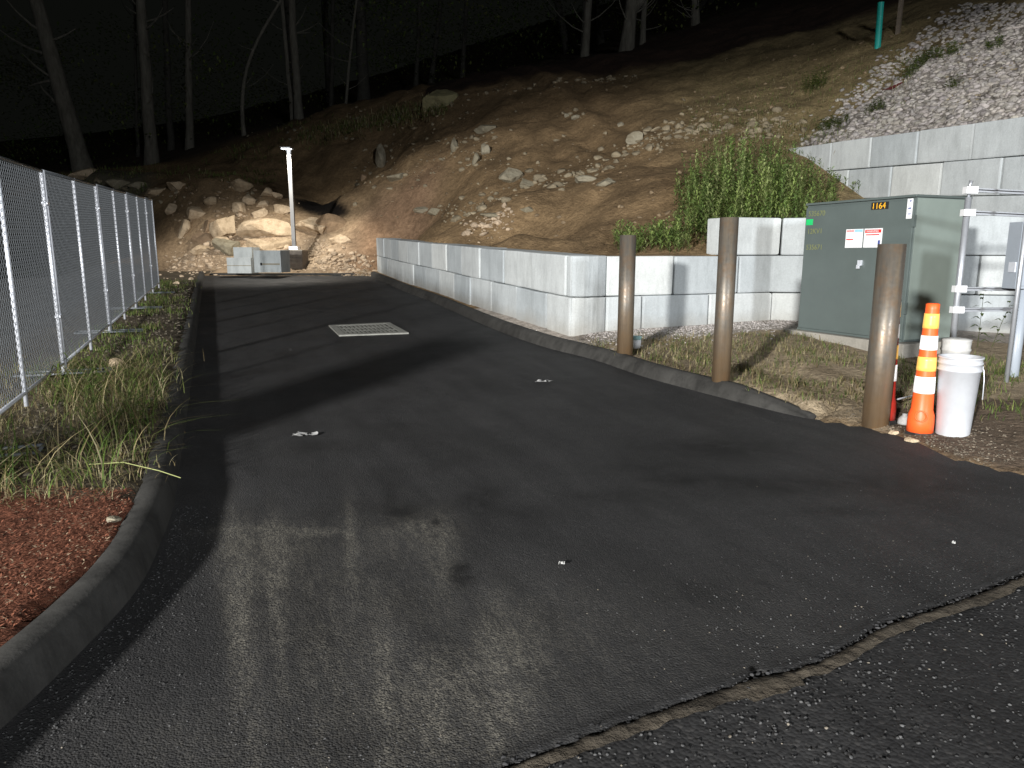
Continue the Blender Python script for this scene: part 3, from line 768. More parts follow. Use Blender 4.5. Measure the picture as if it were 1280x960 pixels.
RK = [
 (220.6,233.5,21,15,T_,'rounded pale boulder alone high on the left shoulder of the rock pile'),
 (298,231,25,17,T_,'jagged pale boulder on the ridge of the rock pile, above the white concrete blocks'),
 (241,266,28,16,T_,'flat tan boulder on the left flank of the rock pile above the leaning slab'),
 (230.5,285,15,27,T_,'narrow tan slab leaning upright at the left end of the rock pile', None, 14),
 (260,283,16,22,Br,'small reddish boulder between the leaning slab and the big blocky boulder'),
 (281,286,30,34,T_,'big blocky upright boulder in the middle of the rock pile'),
 (283,309,30,24,Gy,'greyish boulder at the foot of the big blocky one, left of the concrete blocks'),
 (298,262,19,14,T_,'pale pointed boulder below the ridge of the rock pile'),
 (324,267,23,13,T_,'pale lozenge boulder just above the large flat slab'),
 (332,289,58,23,T_,'largest flat slab of rock lying across the pile left of the lamp pole'),
 (329,255,17,8,T_,'thin flat rock above the lozenge boulder on the pile'),
 (332,241,13,10,T_,'small rock near the top right of the pile ridge'),
 (345,244,12,8,T_,'small oval rock at the right end of the pile ridge, left of the lamp pole'),
 (326,309,37,18,T_,'squared yellowish boulder right behind the white concrete blocks'),
 (391,284,46,22,T_,'broad tan boulder just right of the lamp pole'),
 (412,281,30,22,Br,'wide brown boulder with its dark shadow painted on the slope right of the lamp pole'),
 (351,263,20,13,T_,'tan boulder between the right end of the ridge and the lamp pole'),
 (311,250,15,11,T_,'small tan boulder in the middle of the upper pile, below the ridge'),
 (264,251,15,10,T_,'small tan boulder on the upper left of the pile, right of the flat one'),
 (352,305,22,14,T_,'tan boulder tucked just behind the largest loose concrete block'),
 (214,262,16,11,T_,'tan boulder at the left edge of the pile beside the fence end'),
 (272,302,20,13,T_,'tan boulder low between the reddish rock and the greyish boulder'),
 (307,290,16,16,T_,'tan boulder squeezed between the blocky boulder and the largest slab'),
 (426,300,22,13,T_,'tan boulder lying among broken stone right of the lamp pole'),
 (256,300,26,14,Br,'reddish rock low on the left of the rock pile'),
 (252,313,26,12,T_,'low rock at the toe of the pile, left of the greyish boulder'),
 (475.6,200,10,29,Gy,'narrow pale slab standing upright in the steep dirt face'),
 (548,127,40,26,Ol,'rounded olive boulder sitting on the crest of the dirt slope'),
 (638,221,25,19,Gy,'cubic grey boulder on the rubble line in the middle of the slope'),
 (656,231,19,12,Gy,'smaller grey boulder touching the cubic one on the slope'),
 (528,264,18,9,Gy,'flat pale rock, left one of two above the far end of the wall'),
 (543,265,17,11,Gy,'flat pale rock, right one of two above the far end of the wall'),
 (617,269,27,8,Gy,'long flat rock on the lower slope behind the wall'),
 (760,228,25,10,Gy,'flat light rock at the right end of the rubble line above the wall'),
 (730,225,26,9,Gy,'flat light rock left of the end rock of the rubble line'),
 (660,262,17,10,Gy,'small dark sided rock on the smooth lower slope'),
 (608,160,28,11,Gy,'low buried rock in the upper middle of the dirt face'),
 (568,181,8,17,Gy,'thin upright rock in the dirt face below the olive boulder'),
 (607,187,9,16,Gy,'upright rock poking from the dirt face above the cubic boulder'),
 (796,174,19,14,Gy,'light rock at the upper end of the rubble line on the right'),
 (498,222,26,10,Gy,'flat rock on a ledge right of the upright slab'),
 (777,155,8,7,Gy,'small round rock high on the dirt face, far right of its neighbours'),
 (709,144,7,6,Gy,'small pale rock, left one of a pair high on the dirt face'),
 (720,147,9,6,Gy,'small pale rock, right one of a pair high on the dirt face'),
 (104,219,32,15,T_,'tan boulder just beyond the fence top at the foot of the leaning trunk'),
 (145,232,26,13,Gy,'grey boulder seen above the fence, left one in the row'),
 (168,233,22,12,Gy,'grey boulder seen above the fence, middle one in the row'),
 (191,240,25,14,T_,'tan boulder seen at the end of the fence top, right one in the row'),
 (594,200,9,14,Gy,'slim rock left of the upright rock in the dirt face'),
 (454,222,12,8,Br,'small brown rock in the dirt face left of the upright slab'),
 (865,277,24,9,Br,'low brown rock showing left of the green weeds'),
]
for k in RK:
    px, py, w, h, mt, lb = k[:6]; tl = k[7] if len(k) > 7 else 0
    rock(px, py, w, h, mt, lb, tilt=tl, rot=random.uniform(0,360), cuts=10, depth=.58)
o = rock(143,455,15,11,T_,'small tan stone on the weedy bank in front of the fence foot'); o.name = 'stone'
o = rock(141,650,15,8,M_rgrey,'crumpled pale rag lying against the left curb beside the red mulch', name='rag', catg='rag')
o = rock(1140,551,14,7,T_,'pale cobble at the asphalt edge below the orange channelizer cone', name='stone', catg='stone')
o = rock(1117,541,11,6,T_,'pale cobble at the asphalt edge beside the foot of the nearest pipe bollard', name='stone', catg='stone')

# rubble as stuff
tmpl = []
for k in range(6):
    bm = rock_bm(900+k, 2, 8, .05, .68); V = np.array([v.co[:] for v in bm.verts]); Fm = np.array([[v.index for v in f.verts] for f in bm.faces]); tmpl.append((V, Fm)); bm.free()
def scatter_rocks(name, pts, sizes, cols, flat=.6, label=None):
    VV = []; FF = []; CCc = []; o = 0
    for p, s, cl in zip(pts, sizes, cols):
        V, Fm = tmpl[rng.integers(6)]
        a, b_ = rng.uniform(0, 6.28), rng.uniform(-.5, .5)
        A = np.array(Matrix.Rotation(a, 3, 'Z') @ Matrix.Rotation(b_, 3, 'X'))
        sc = np.array([1, rng.uniform(.55,.95), rng.uniform(.35,.8)*flat/.6])*s
        VV.append(((V*sc)@A.T)+np.array(p)+np.array([0,0,s*.02])); FF.append(Fm+o); o += len(V)
        CCc.append(np.tile(cl, (len(V),1)))
    ob = npmesh(name, np.concatenate(VV), np.concatenate(FF), M_rubble, col=np.concatenate(CCc)); tag(ob, label, kind='stuff'); return ob
pts = []; sz = []; cl = []
def addr(px, py, s, base, v=.25):
    p = hit(px, py); 
    if p.y > 60: return
    pts.append(p); sz.append(s); g = 1+rng.uniform(-v, v); cl.append(np.array(base)*g)
GRYc = (.245,.205,.14); TANc = (.42,.33,.235); DRTc = (.22,.165,.105)
def band(poly, width, n, base, smin, smax):
    poly = np.array(poly, float); L = np.concatenate([[0], np.cumsum(np.hypot(*np.diff(poly, axis=0).T))])
    for i in range(int(n*.66)):
        t = rng.uniform(0, L[-1]); x = np.interp(t, L, poly[:,0]); y = np.interp(t, L, poly[:,1])
        w = width*rng.normal()*.5
        addr(x+rng.normal()*4, y+w, smin+(smax-smin)*rng.uniform()**3, base)
band([(540,268),(590,262),(640,235),(700,222),(760,205),(800,185),(850,165),(930,165),(990,150)], 14, 420, GRYc, .04, .22)
band([(800,180),(880,150),(960,160),(1010,150)], 26, 220, GRYc, .04, .20)
band([(480,146),(550,133),(620,112),(700,104),(770,100),(800,97)], 7, 170, GRYc, .04, .18)
band([(430,165),(540,160),(600,170),(640,190)], 34, 120, GRYc, .04, .20)
band([(430,240),(480,205),(560,190),(620,195)], 30, 160, GRYc, .03, .17)
band([(580,285),(610,280),(640,270)], 16, 170, TANc, .03, .14)
band([(300,175),(420,160),(520,140)], 12, 60, (.2,.18,.13), .05, .2)
band([(385,312),(410,322),(440,334),(465,338)], 16, 520, TANc, .04, .17)
band([(300,325),(350,335),(440,340)], 8, 200, TANc, .03, .13)
band([(210,330),(240,332),(280,320)], 20, 300, TANc, .03, .13)
band([(215,262),(260,245),(330,262),(370,290)], 34, 170, (.33,.25,.17), .03, .13)
band([(120,226),(200,245),(260,230),(330,245)], 10, 90, GRYc, .05, .2)
band([(230,300),(300,290),(360,300)], 26, 180, TANc, .04, .2)
band([(870,130),(960,110),(1050,90),(1150,60)], 50, 160, DRTc, .03, .12)
for i in range(130): addr(rng.uniform(440,900), rng.uniform(110,300), rng.uniform(.02,.09), DRTc)
for i in range(80): addr(rng.uniform(430,760), rng.uniform(130,240), .03+.14*rng.uniform()**2, GRYc)
for i in range(110): addr(rng.uniform(1180,1270), rng.uniform(60,130), .05, GRYc)
scatter_rocks('rubble', pts, sz, cl, label='broken stones and rubble strewn over the dirt slope and pile')
# gravel above upper wall + at the foot of the front wall, crumbs by the asphalt edge
pts = []; sz = []; cl = []
k = 0
while k < 5200:
    px, py = rng.uniform(1000,1290), rng.uniform(5,182)
    p = hit(px, py)
    q = (p.x-UWN.x)*uwn.x+(p.y-UWN.y)*uwn.y
    ey = np.interp(p.x, [6.0,7.0,8.8,11.4,15,25], [17.6,18.9,20.6,23.2,26,30])
    k += 1
    if q < -.55 and p.y < ey+rng.normal()*.35:
        pts.append(p); sz.append(rng.uniform(.04,.13)); g = rng.uniform(.6,1.2); cl.append(np.array((.35,.33,.315))*g*np.array([1,1-rng.uniform(0,.04),1-rng.uniform(0,.1)]))
scatter_rocks('gravel', pts, sz, cl, label='pale grey crushed stone covering the slope above the upper wall')
pts = []; sz = []; cl = []
for i in range(2600):
    t = rng.uniform(-.4, 4.6); base = Vector((F0[0]+(F1[0]-F0[0])*t/3.03, F0[1]+(F1[1]-F0[1])*t/3.03))
    d = abs(rng.normal())*.42; x = base.x+.36*d*.5; y = base.y-.05-d
    if x < xright(y)+.25: continue
    pts.append((x, y, float(tz(x, y)))); sz.append(rng.uniform(.008,.028)); g = rng.uniform(.6,1.25); cl.append(np.array((.40,.37,.35))*g)
for i in range(900):
    t = rng.uniform(5.0, 6.5); x = np.interp(t, Rp[:,1][:60], Rp[:,0][:60])+abs(rng.normal())*.35; 
    x = float(xright(t))+abs(rng.normal())*.4
    pts.append((x, t, float(tz(x, t)))); sz.append(rng.uniform(.004,.014)); g = rng.uniform(.3,1.1); cl.append(np.array((.20,.17,.13))*g)
for i in range(1500):
    n = rng.uniform(-1.6,-.55); s = rng.uniform(5,22); x, y = xy(n, s)
    pts.append((x, y, float(tz(x, y)))); sz.append(rng.uniform(.008,.035)); g = rng.uniform(.3,1.2); cl.append(np.array((.14,.12,.09))*g)
scatter_rocks('gravel', pts, sz, cl, label='small loose stones on the verges beside the curbs')
# loose asphalt crumbs on old pavement and along the seam
pts = []; sz = []; cl = []
for i in range(3600):
    x = rng.uniform(-1.6,3.6); d = rng.uniform()**1.5*1.4; y = float(yseam(x))-.03-d*.8
    if y < .9: continue
    zz = float(zr(y))
    pts.append((x, y, zz)); sz.append(rng.uniform(.003,.0085)); g = rng.uniform(.5,1.4)**2; cl.append(np.array((.05,.05,.05))*g if rng.uniform() < .98 else np.array((.18,.16,.13)))
for i in range(2600):
    x = rng.uniform(-1.7,3.6); y = float(yseam(x))+.02+abs(rng.normal())*.5
    if x < float(xleft(y))+.03: continue
    pts.append((x, y, float(zr(y))+.001)); sz.append(rng.uniform(.002,.0055)); g = rng.uniform(.5,1.5)**2; cl.append(np.array((.05,.05,.05))*g if rng.uniform() < .95 else np.array((.18,.16,.13)))
for i in range(1500):   # crumbled edge of the new asphalt
    x = rng.uniform(-1.6,4.2); y = float(yseam(x))+rng.normal()*.022+.005
    pts.append((x, y, float(zr(y))+rng.uniform(-.006,.003))); sz.append(rng.uniform(.004,.013)); cl.append(np.array((.034,.034,.035))*rng.uniform(.4,1.5))
for i in range(900):
    y = rng.uniform(2.0,4.2); x = float(xleft(y))+.02+abs(rng.normal())*.16
    pts.append((x, y, float(zr(y))+.001)); sz.append(rng.uniform(.003,.007)); cl.append(np.array((.04,.04,.04))*rng.uniform(.5,1.6))
scatter_rocks('asphalt_crumbs', pts, sz, cl, label='loose asphalt crumbs along the pavement joint and curb')

# ------------------------------------------------------------ vegetation helpers
class Leaves:
    def __init__(s): s.V = []; s.F = []; s.C = []; s.o = 0
    def blade(s, base, d, h, w, bend, col, seg=4):
        # grass blade: tapered strip bending over
        up = Vector((0,0,1)); side = Vector((-d.y, d.x, 0)); b = Vector(base); n = seg
        for i in range(n+1):
            t = i/n; p = b+up*h*(t-.35*bend*t*t)+d*h*bend*t*t; ww = w*(1-t)**.7*.5+.0004
            s.V += [tuple(p-side*ww), tuple(p+side*ww)]; k = .55+.45*t
            s.C += [(col[0]*k, col[1]*k, col[2]*k)]*2
        for i in range(n): a = s.o+2*i; s.F.append((a, a+1, a+3, a+2))
        s.o += 2*(n+1)
    def leaf(s, p, d, L, w, droop, col):
        d = d.normalized(); side = d.cross(Vector((0,0,1)))
        side = side.normalized() if side.length > .01 else Vector((1,0,0))
        m = p+d*L*.45; e = p+d*L+Vector((0,0,-droop*L))
        s.V += [tuple(p), tuple(m-side*w/2), tuple(e), tuple(m+side*w/2)]; s.C += [col]*4
        s.F.append((s.o, s.o+1, s.o+2, s.o+3)); s.o += 4
    def stem(s, a, b, r, col):
        a = Vector(a); b = Vector(b); d = (b-a); x = Vector((1,0,0)); y = Vector((0,1,0))
        vs = [a+x*r, a-x*r*.5+y*r*.87, a-x*r*.5-y*r*.87]; vt = [b+x*r*.5, b-x*r*.25+y*r*.43, b-x*r*.25-y*r*.43]
        s.V += [tuple(v) for v in vs+vt]; s.C += [col]*6
        for k in range(3): s.F.append((s.o+k, s.o+(k+1)%3, s.o+3+(k+1)%3, s.o+3+k))
        s.o += 6
    def build(s, name, m=None, parent=None): return npmesh(name, np.array(s.V), np.array(s.F), m or M_leaf, parent, col=np.array(s.C))
def rd(): a = random.uniform(0, 2*math.pi); return Vector((math.cos(a), math.sin(a), 0))
GREENS = [(.15,.23,.05),(.19,.27,.065),(.11,.18,.042),(.26,.31,.09),(.24,.26,.09)]
TANS = [(.46,.39,.21),(.38,.31,.16),(.52,.46,.27),(.26,.20,.10)]
def pick(gfrac): 
    cc = random.choice(GREENS if random.random() < gfrac else TANS); k = random.uniform(.7,1.2); return tuple(x*k for x in cc)
# left bank grass
L = Leaves()
def tuft(L, x, y, nb, h, g, spread=.06, w=.007, z=None, bend=(.15,1.1)):
    z = float(tz(x, y)) if z is None else z
    for i in range(nb):
        L.blade((x+random.gauss(0,spread), y+random.gauss(0,spread), z-.01), rd(), h*random.uniform(.4,1.15), w*random.uniform(.6,1.3), random.uniform(*bend), pick(g))
for i in range(1350):
    s = random.uniform(4.6, 9.6); n = random.uniform(-2.1,-.58)
    x, y = xy(n, s)
    if y < 4.0 and n > -1.0: continue
    dens = noise.noise(Vector((x*.9, y*.9, 2)))
    if dens < -.12: continue
    near = 1-min(1, abs(y-5.2)/4.5)
    if random.random() < .35: continue
    tuft(L, x, y, random.randint(3,7), (.10+.28*near*(1+dens))*random.choice((.5,.9,1.4)), .5, .11, .009, bend=(.5,1.7))
for i in range(900):
    s = random.uniform(9.2, 22); n = random.uniform(-1.7,-.55); x, y = xy(n, s)
    if noise.noise(Vector((x*.8, y*.8, 2))) < .0 or (n > -1.0 and random.random() < .6): continue
    tuft(L, x, y, random.randint(4,9), .13, .85, .08, .011)
for i in range(260):   # dry mat on the ground
    s = random.uniform(4.6, 8); n = random.uniform(-2.0,-.55); x, y = xy(n, s); tuft(L, x, y, 9, .10, .05, .12, .005)
tag(L.build('grass'), 'unmown grass and dry stalks on the bank between fence and left curb', kind='stuff')
# beyond the fence: low weeds
L = Leaves()
for i in range(1500):
    n = random.uniform(-9,-2.2); s = random.uniform(3, 9); x, y = xy(n, s)
    if noise.noise(Vector((x*.5, y*.5, 8))) < .05: continue
    tuft(L, x, y, 5, .16, .6, .1, .01)
for i in range(900):
    x = random.uniform(-26,-11); y = random.uniform(29,42)
    if noise.noise(Vector((x*.3, y*.3, 5))) < -.05: continue
    tuft(L, x, y, 5, .3, .8, .2, .03)
tag(L.build('weeds'), 'scattered weeds on the ground beyond the chain link fence', kind='stuff')
# right verge
L = Leaves()
for i in range(1700):
    y = random.uniform(6.5, 10.3); x = float(xright(y))+.25+random.uniform(0, 4.2)
    if behind_wall(np.array(x), np.array(y)) or y > np.interp(x,[0,1.5,4.2,8],[9.7,10.2,11,10]): continue
    if 4.3 < x < 6.2 and y > 8.2: continue
    dns = noise.noise(Vector((x*1.1, y*1.1, 12)))
    if dns < -.3: continue
    tuft(L, x, y, random.randint(3,7), .07+.07*random.random(), .36 if x < 4.2 else .75, .09, .008)
for i in range(420):
    x = random.uniform(3.9, 6.4); y = random.uniform(5.3, 8.6)
    if noise.noise(Vector((x*1.3, y*1.3, 31))) < -.05: continue
    tuft(L, x, y, 6, .12, .8, .1, .009)
tag(L.build('grass'), 'dry grass and low weeds on the verge in front of the block wall and cabinet', kind='stuff')
# individual weeds
def weed(x, y, h, nl, lw, ll, label, z=None, droop=.5, col=(.16,.23,.055), lean=0, group=None):
    z = float(tz(x, y)) if z is None else z
    root = empty('weed_plant', (x, y, z)); tag(root, label, 'weed', group)
    Ls = Leaves(); Ls.stem((0,0,-.02), (lean*.5,0,h*.5), .005, (.12,.14,.05)); Ls.stem((lean*.5,0,h*.5), (lean,0,h*.95), .004, (.12,.14,.05)); Ls.build('stem', parent=root)
    Lv = Leaves()
    for i in range(nl):
        t = (i+.7)/nl; a = i*2.4; d = Vector((math.cos(a), math.sin(a), .55))
        k = random.uniform(.75,1.25)
        Lv.leaf(Vector((lean*t,0,h*t)), d, ll*(1.15-.5*t), lw, droop, tuple(q*k for q in col))
    Lv.build('leaves', parent=root); return root
g = G(118,496,.17); weed(g.x, g.y, .42, 12, .035, .24, 'tall broad leaved weed with arching leaves in front of the second fence post')
g = G(163,525,.17); weed(g.x, g.y, .28, 9, .03, .18, 'leafy weed near the left curb, taller one beside the grass', droop=.3)
g = G(186,540,.17); weed(g.x, g.y, .24, 7, .02, .15, 'slim weed right against the left curb', droop=.2)
g = G(80,505,.17); weed(g.x, g.y, .45, 14, .014, .25, 'bushy narrow leaved weed at the foot of the nearest fence upright', droop=.9)
g = P(1192,285,11.0); weed(g.x, 10.95, .55, 10, .04, .16, 'weed sprig growing out of the wall joint behind the strut frame', z=1.52)
g = P(1222,432,8.4); weed(g.x, g.y, .65, 14, .04, .17, 'green leafy weed in front of the wall between the strut posts', z=g.z)
g = P(1240,432,8.1); weed(g.x, g.y, .5, 12, .035, .15, 'green leafy weed leaning right between the strut posts', z=g.z, lean=.15)
# clumps on the gravel slope and the right of hill
def clump(px, py, r, h, n, name, label, cols=GREENS, lw=.03):
    p = hit(px, py); root = empty(name, p); tag(root, label, 'bush')
    Lv = Leaves()
    for i in range(n):
        a = rd()*r*random.random()**.6; b = Vector((a.x, a.y, float(tz(p.x+a.x, p.y+a.y))-p.z))
        d = rd()*random.uniform(.1,.5)+Vector((0,0,1)); hh = h*random.uniform(.5,1.1)
        Lv.stem(b, b+d*hh, .004, (.10,.12,.04))
        for k in range(7):
            t = random.uniform(.2,1); dd = rd()+Vector((0,0,.5)); cc = random.choice(cols); kk = random.uniform(1.1,2.0)
            Lv.leaf(b+d*hh*t, dd, .12*random.uniform(.6,1.3), lw, .3, tuple(q*kk for q in cc))
    Lv.build('foliage', parent=root); return root
clump(1017,112,.38,.6,60,'bush','round dark green bush on the brown slope above the gravel')
clump(1140,92,.35,.4,50,'bush','green bush at the upper left edge of the grey gravel')
clump(1160,78,.35,.4,50,'bush','green bush touching the gravel edge, next one up the slope')
clump(1185,70,.3,.35,40,'bush','thin green bush highest along the gravel edge')
clump(1243,62,.18,.35,26,'bush','small green tuft in the middle of the grey gravel')
clump(1190,112,.12,.3,14,'bush','tiny dark tuft low in the grey gravel')
clump(1095,140,.25,.3,30,'bush','small bush at the lower left tip of the gravel')
clump(1040,160,.4,.3,50,'bush','low bush just above the far end of the upper wall')
# tall weed thicket
L = Leaves()
def tall(x, y, h):
    z = float(tz(x, y)); lean = rd()*h*random.uniform(.03,.16); b = Vector((x,y,z-.03)); nseg = 4
    kcol = random.uniform(.65,1.2); base = random.choice([(.36,.50,.15),(.44,.56,.18),(.28,.42,.13),(.52,.60,.25),(.20,.30,.09)])
    prev = b
    for i in range(nseg):
        t = (i+1)/nseg; p = b+Vector((0,0,h*t))+lean*t*t; L.stem(prev, p, .006*(1-.5*t), (.13,.15,.06)); prev = p
    nl = int(h*46)
    for i in range(nl):
        t = .15+.85*i/nl; a = i*2.4+x*10; p = b+Vector((0,0,h*t))+lean*t*t
        ll = (.15 if t < .8 else .15*(1.25-t)*2.0)*random.uniform(.7,1.2); shade = kcol*(.55+.55*t)
        L.leaf(p, Vector((math.cos(a), math.sin(a), random.uniform(.3,1.6))), ll, .026, .3, tuple(q*shade for q in base))
cnt = 0
while cnt < 520:
    px = random.uniform(842,1045); py = random.uniform(232,318)
    p = hit(px, py)
    q = (p.x-UWN.x)*uwn.x+(p.y-UWN.y)*uwn.y; tt = (p.x-UWN.x)*uwd.x+(p.y-UWN.y)*uwd.y
    cnt += 1
    if not bool(behind_wall(np.array(p.x), np.array(p.y))): 
        x = random.uniform(3.0, 5.6); y = random.uniform(12.2, 14.0); p = Vector((x, y, 0))
    topline = np.interp(px, [842,870,900,935,985,1045],[.45,.75,1.0,1.12,.85,.4])
    tall(p.x, p.y, topline*random.choice((.5,.75,.95,1.2)))
for i in range(130):
    p = hit(random.uniform(768,850), random.uniform(296,317)); tall(p.x, p.y, random.uniform(.15,.42))
for i in range(60):
    px = random.uniform(1035,1105); p = hit(px, random.uniform(205,243)); tall(p.x, p.y, random.uniform(.12,.35))
tag(L.build('weed_thicket'), 'tall bright green weeds crowding the slope behind the block wall', kind='stuff')
# crest brush & slope greenery
L = Leaves()
for i in range(700):
    px = random.uniform(380,560); py = np.interp(px,[380,480,560],[172,150,134])+random.gauss(0,7)
    p = hit(px, py)
    tuft(L, p.x, p.y, 5, .3, .5, .2, .03, z=p.z)
for i in range(1100):
    px = random.uniform(860,1140); py = np.interp(px,[860,1000,1140],[150,115,80])+random.gauss(0,24)
    p = hit(px, py)
    tuft(L, p.x, p.y, 4, .14, .5, .12, .012, z=p.z)
for i in range(500):
    px = random.uniform(880,1060); py = random.uniform(150,215); p = hit(px, py); tuft(L, p.x, p.y, 4, .2, .6, .12, .014, z=p.z)
tag(L.build('brush'), 'low brush along the crest and thin grass on the right of the slope', kind='stuff')
# mulch chips
L = Leaves()
for i in range(14000):
    y = random.uniform(1.9,4.1); x = float(xleft(y))-.2-abs(random.gauss(0,.45))
    z = float(tz(x, y)); d = rd(); k = random.uniform(.5,1.5); d = d+Vector((0,0,random.uniform(-.1,.5)))
    L.leaf(Vector((x,y,z+random.uniform(.002,.02))), d, random.uniform(.012,.034), random.uniform(.004,.010), .1, (.185*k,.072*k,.042*k) if random.random() < .93 else (.4,.3,.2))
tag(L.build('mulch', M_rubble), 'reddish wood chip mulch behind the left curb', kind='stuff')
# straw drooping over curb
bm = NB(); g = G(200,598,.16); 
bm_tube(bm, [(g.x-.5,g.y+.1,g.z+.06),(g.x-.25,g.y+.05,g.z+.09),(g.x,g.y,g.z+.05),(g.x+.14,g.y-.02,g.z+.01)], .003, 5)
tag(obj('grass_stalk', bm, simple('straw', (.25,.27,.10), .7, 0, .2, 9, 0)), 'long pale grass stalk arching over the top of the left curb', 'stalk')

# ------------------------------------------------------------ trees
def tree(bx, by, tx, w, D, label, bend=0, fork=False, branches=(), dim=0, group=None, crown=True, Ht=19):
    b = P(bx, by, D); b.z = min(b.z, float(tz(b.x, b.y))+.1) if D < 55 else float(tz(b.x, b.y))
    top = P(tx, 0, D); h0 = top.z-b.z
    r = w*D/F/2
    root = empty('tree', b); tag(root, label, 'tree', group); M_bark = M_barkd if dim or D > 50 else globals()['M_bark']
    sl = (top.x-b.x)/max(h0,1)
    pts = []; rad = []; N = 14
    Hh = max(Ht, h0+3)
    for i in range(N+1):
        t = i/N; z = Hh*t; pts.append(Vector((sl*z+bend*math.sin(min(1, z/h0)*math.pi)+.07*noise.noise(Vector((bx,z*.5,0))), .1*noise.noise(Vector((bx+9,z*.4,0))), z)))
        rad.append(r*(1.25 if i == 0 else 1)*(1-.62*t)+.01)
    bm = NB(); bm_tube(bm, [pts[0]-Vector((0,0,.5))]+pts, [rad[0]*1.25]+rad, 10)
    obj('trunk', bm, M_bark, root, smooth=True)
    def limb(z, dx, dz, L_, rr, dy=0):
        i = min(N-1, int(z/Hh*N)); p = pts[i].lerp(pts[i+1], z/Hh*N-i); bm = NB()
        q = [p, p+Vector((dx*L_*.35,dy*L_*.3,dz*L_*.2)), p+Vector((dx*L_*.7,dy*L_*.6,dz*L_*.55)), p+Vector((dx*L_,dy*L_,dz*L_))]
        bm_tube(bm, q, [rr, rr*.75, rr*.5, rr*.2], 6); obj('branch', bm, M_bark, root, smooth=True); return q[-1]
    for (z, dx, dz, L_, rr) in branches: limb(z, dx, dz, L_, rr)
    if fork: limb(h0*.72, .55, 1.2, 5, r*.75)
    ends = []
    for k in range(6):
        a = k*2.1+bx; z = Hh*(.70+.05*k); ends.append(limb(min(z, Hh*.97), math.cos(a), .7, random.uniform(2,3.5), r*.35, math.sin(a)))
    for k in range(5 if D < 50 else 2):
        z_ = random.uniform(.25,.95)*h0; a_ = random.uniform(0,6.28)
        limb(z_, math.cos(a_), random.uniform(.1,.9), random.uniform(1,2.4), r*.16+.01, math.sin(a_)*.6)
    if crown:
        Lv = Leaves()
        for e_ in ends+[pts[-1]]:
            for k in range(90):
                o = Vector((random.gauss(0,1.1), random.gauss(0,1.1), random.gauss(0,.8))); cc = random.choice(GREENS); kk = random.uniform(.4,.9)
                Lv.leaf(e_+o, Vector((random.gauss(0,1),random.gauss(0,1),random.gauss(0,.5))), .32, .2, .2, tuple(x*kk for x in cc))
        Lv.build('crown', parent=root)
    return root
GT = 'trees in the dark wood above the slope'
tree(105,217,45,21,44,'thick pale trunk leaning left at the far left, with two bare side branches', branches=[(6.6,-1,.55,3.3,.10),(5.3,-1,-.22,1.9,.11)])
tree(190,207,176,15,46,'straight pale trunk, second thick one from the left, beyond the fence end', branches=[(9,-.5,.9,2.2,.05)])
tree(214,197,206,8,53,'dim narrow trunk between the second thick trunk and the slim straight one')
tree(237,188,235,9,48,'slim straight trunk third from the left, with a short raised twig', branches=[(6.2,-.6,.9,2.4,.04)])
tree(305,168,351,4.5,45,'thin sapling bowing to the right above the rock pile', bend=-.9, crown=False, Ht=10)
tree(374,153,364,10,47,'medium pale trunk standing above the lamp pole')
tree(366,153,352,5,47.6,'thin stem rising beside the medium trunk above the lamp pole', crown=False)
tree(415,146,416,5,56,'faint thin trunk right of the medium trunk above the lamp pole')
tree(455,130,450,14,53,'dark broad trunk left of the olive boulder on the crest')
tree(520,112,525,5,56,'faint thin trunk above the olive boulder')
tree(730,79,736,9,44,'slim pale trunk left of the forked tree on the crest')
tree(783,63,790,15,42,'brightest forked trunk on the crest right of centre', fork=True)
tree(803,55,806,6,44,'dim thin trunk close behind the forked tree')
tree(869,34,869,9,46,'dim trunk at the right edge of the wood')
tree(172,200,168,4,52,'very thin stem left of the second thick trunk', crown=False, Ht=9)
tree(430,150,445,3.5,46,'thin leaning sapling at the left end of the crest brush', crown=False, Ht=9)
for i in range(14):
    px = random.uniform(20,900); D = random.uniform(56,78)
    tree(px, np.interp(px,[0,400,900],[200,130,30]), px+random.uniform(-15,15), random.uniform(4,9), D, 'faint trunk deep in the dark wood behind the nearer trees', group='faint trunks deep in the wood', Ht=22)

L = Leaves()
for i in range(170):
    x = random.uniform(-42,16); y = random.uniform(46,64); z0_ = float(tz(x, y)); zc_ = z0_+random.uniform(.3,1)**2*9
    cc = random.choice(GREENS); kk = random.uniform(.25,.7)
    for k in range(90):
        o_ = Vector((random.gauss(0,1.3), random.gauss(0,1.0), random.gauss(0,.7)))
        L.leaf(Vector((x,y,zc_))+o_, Vector((random.gauss(0,1),random.gauss(0,1),random.gauss(0,.6))), .26, .15, .2, tuple(q*kk for q in cc))
tag(L.build('woodland_foliage'), 'dim understorey leaves deep in the dark wood', kind='stuff')
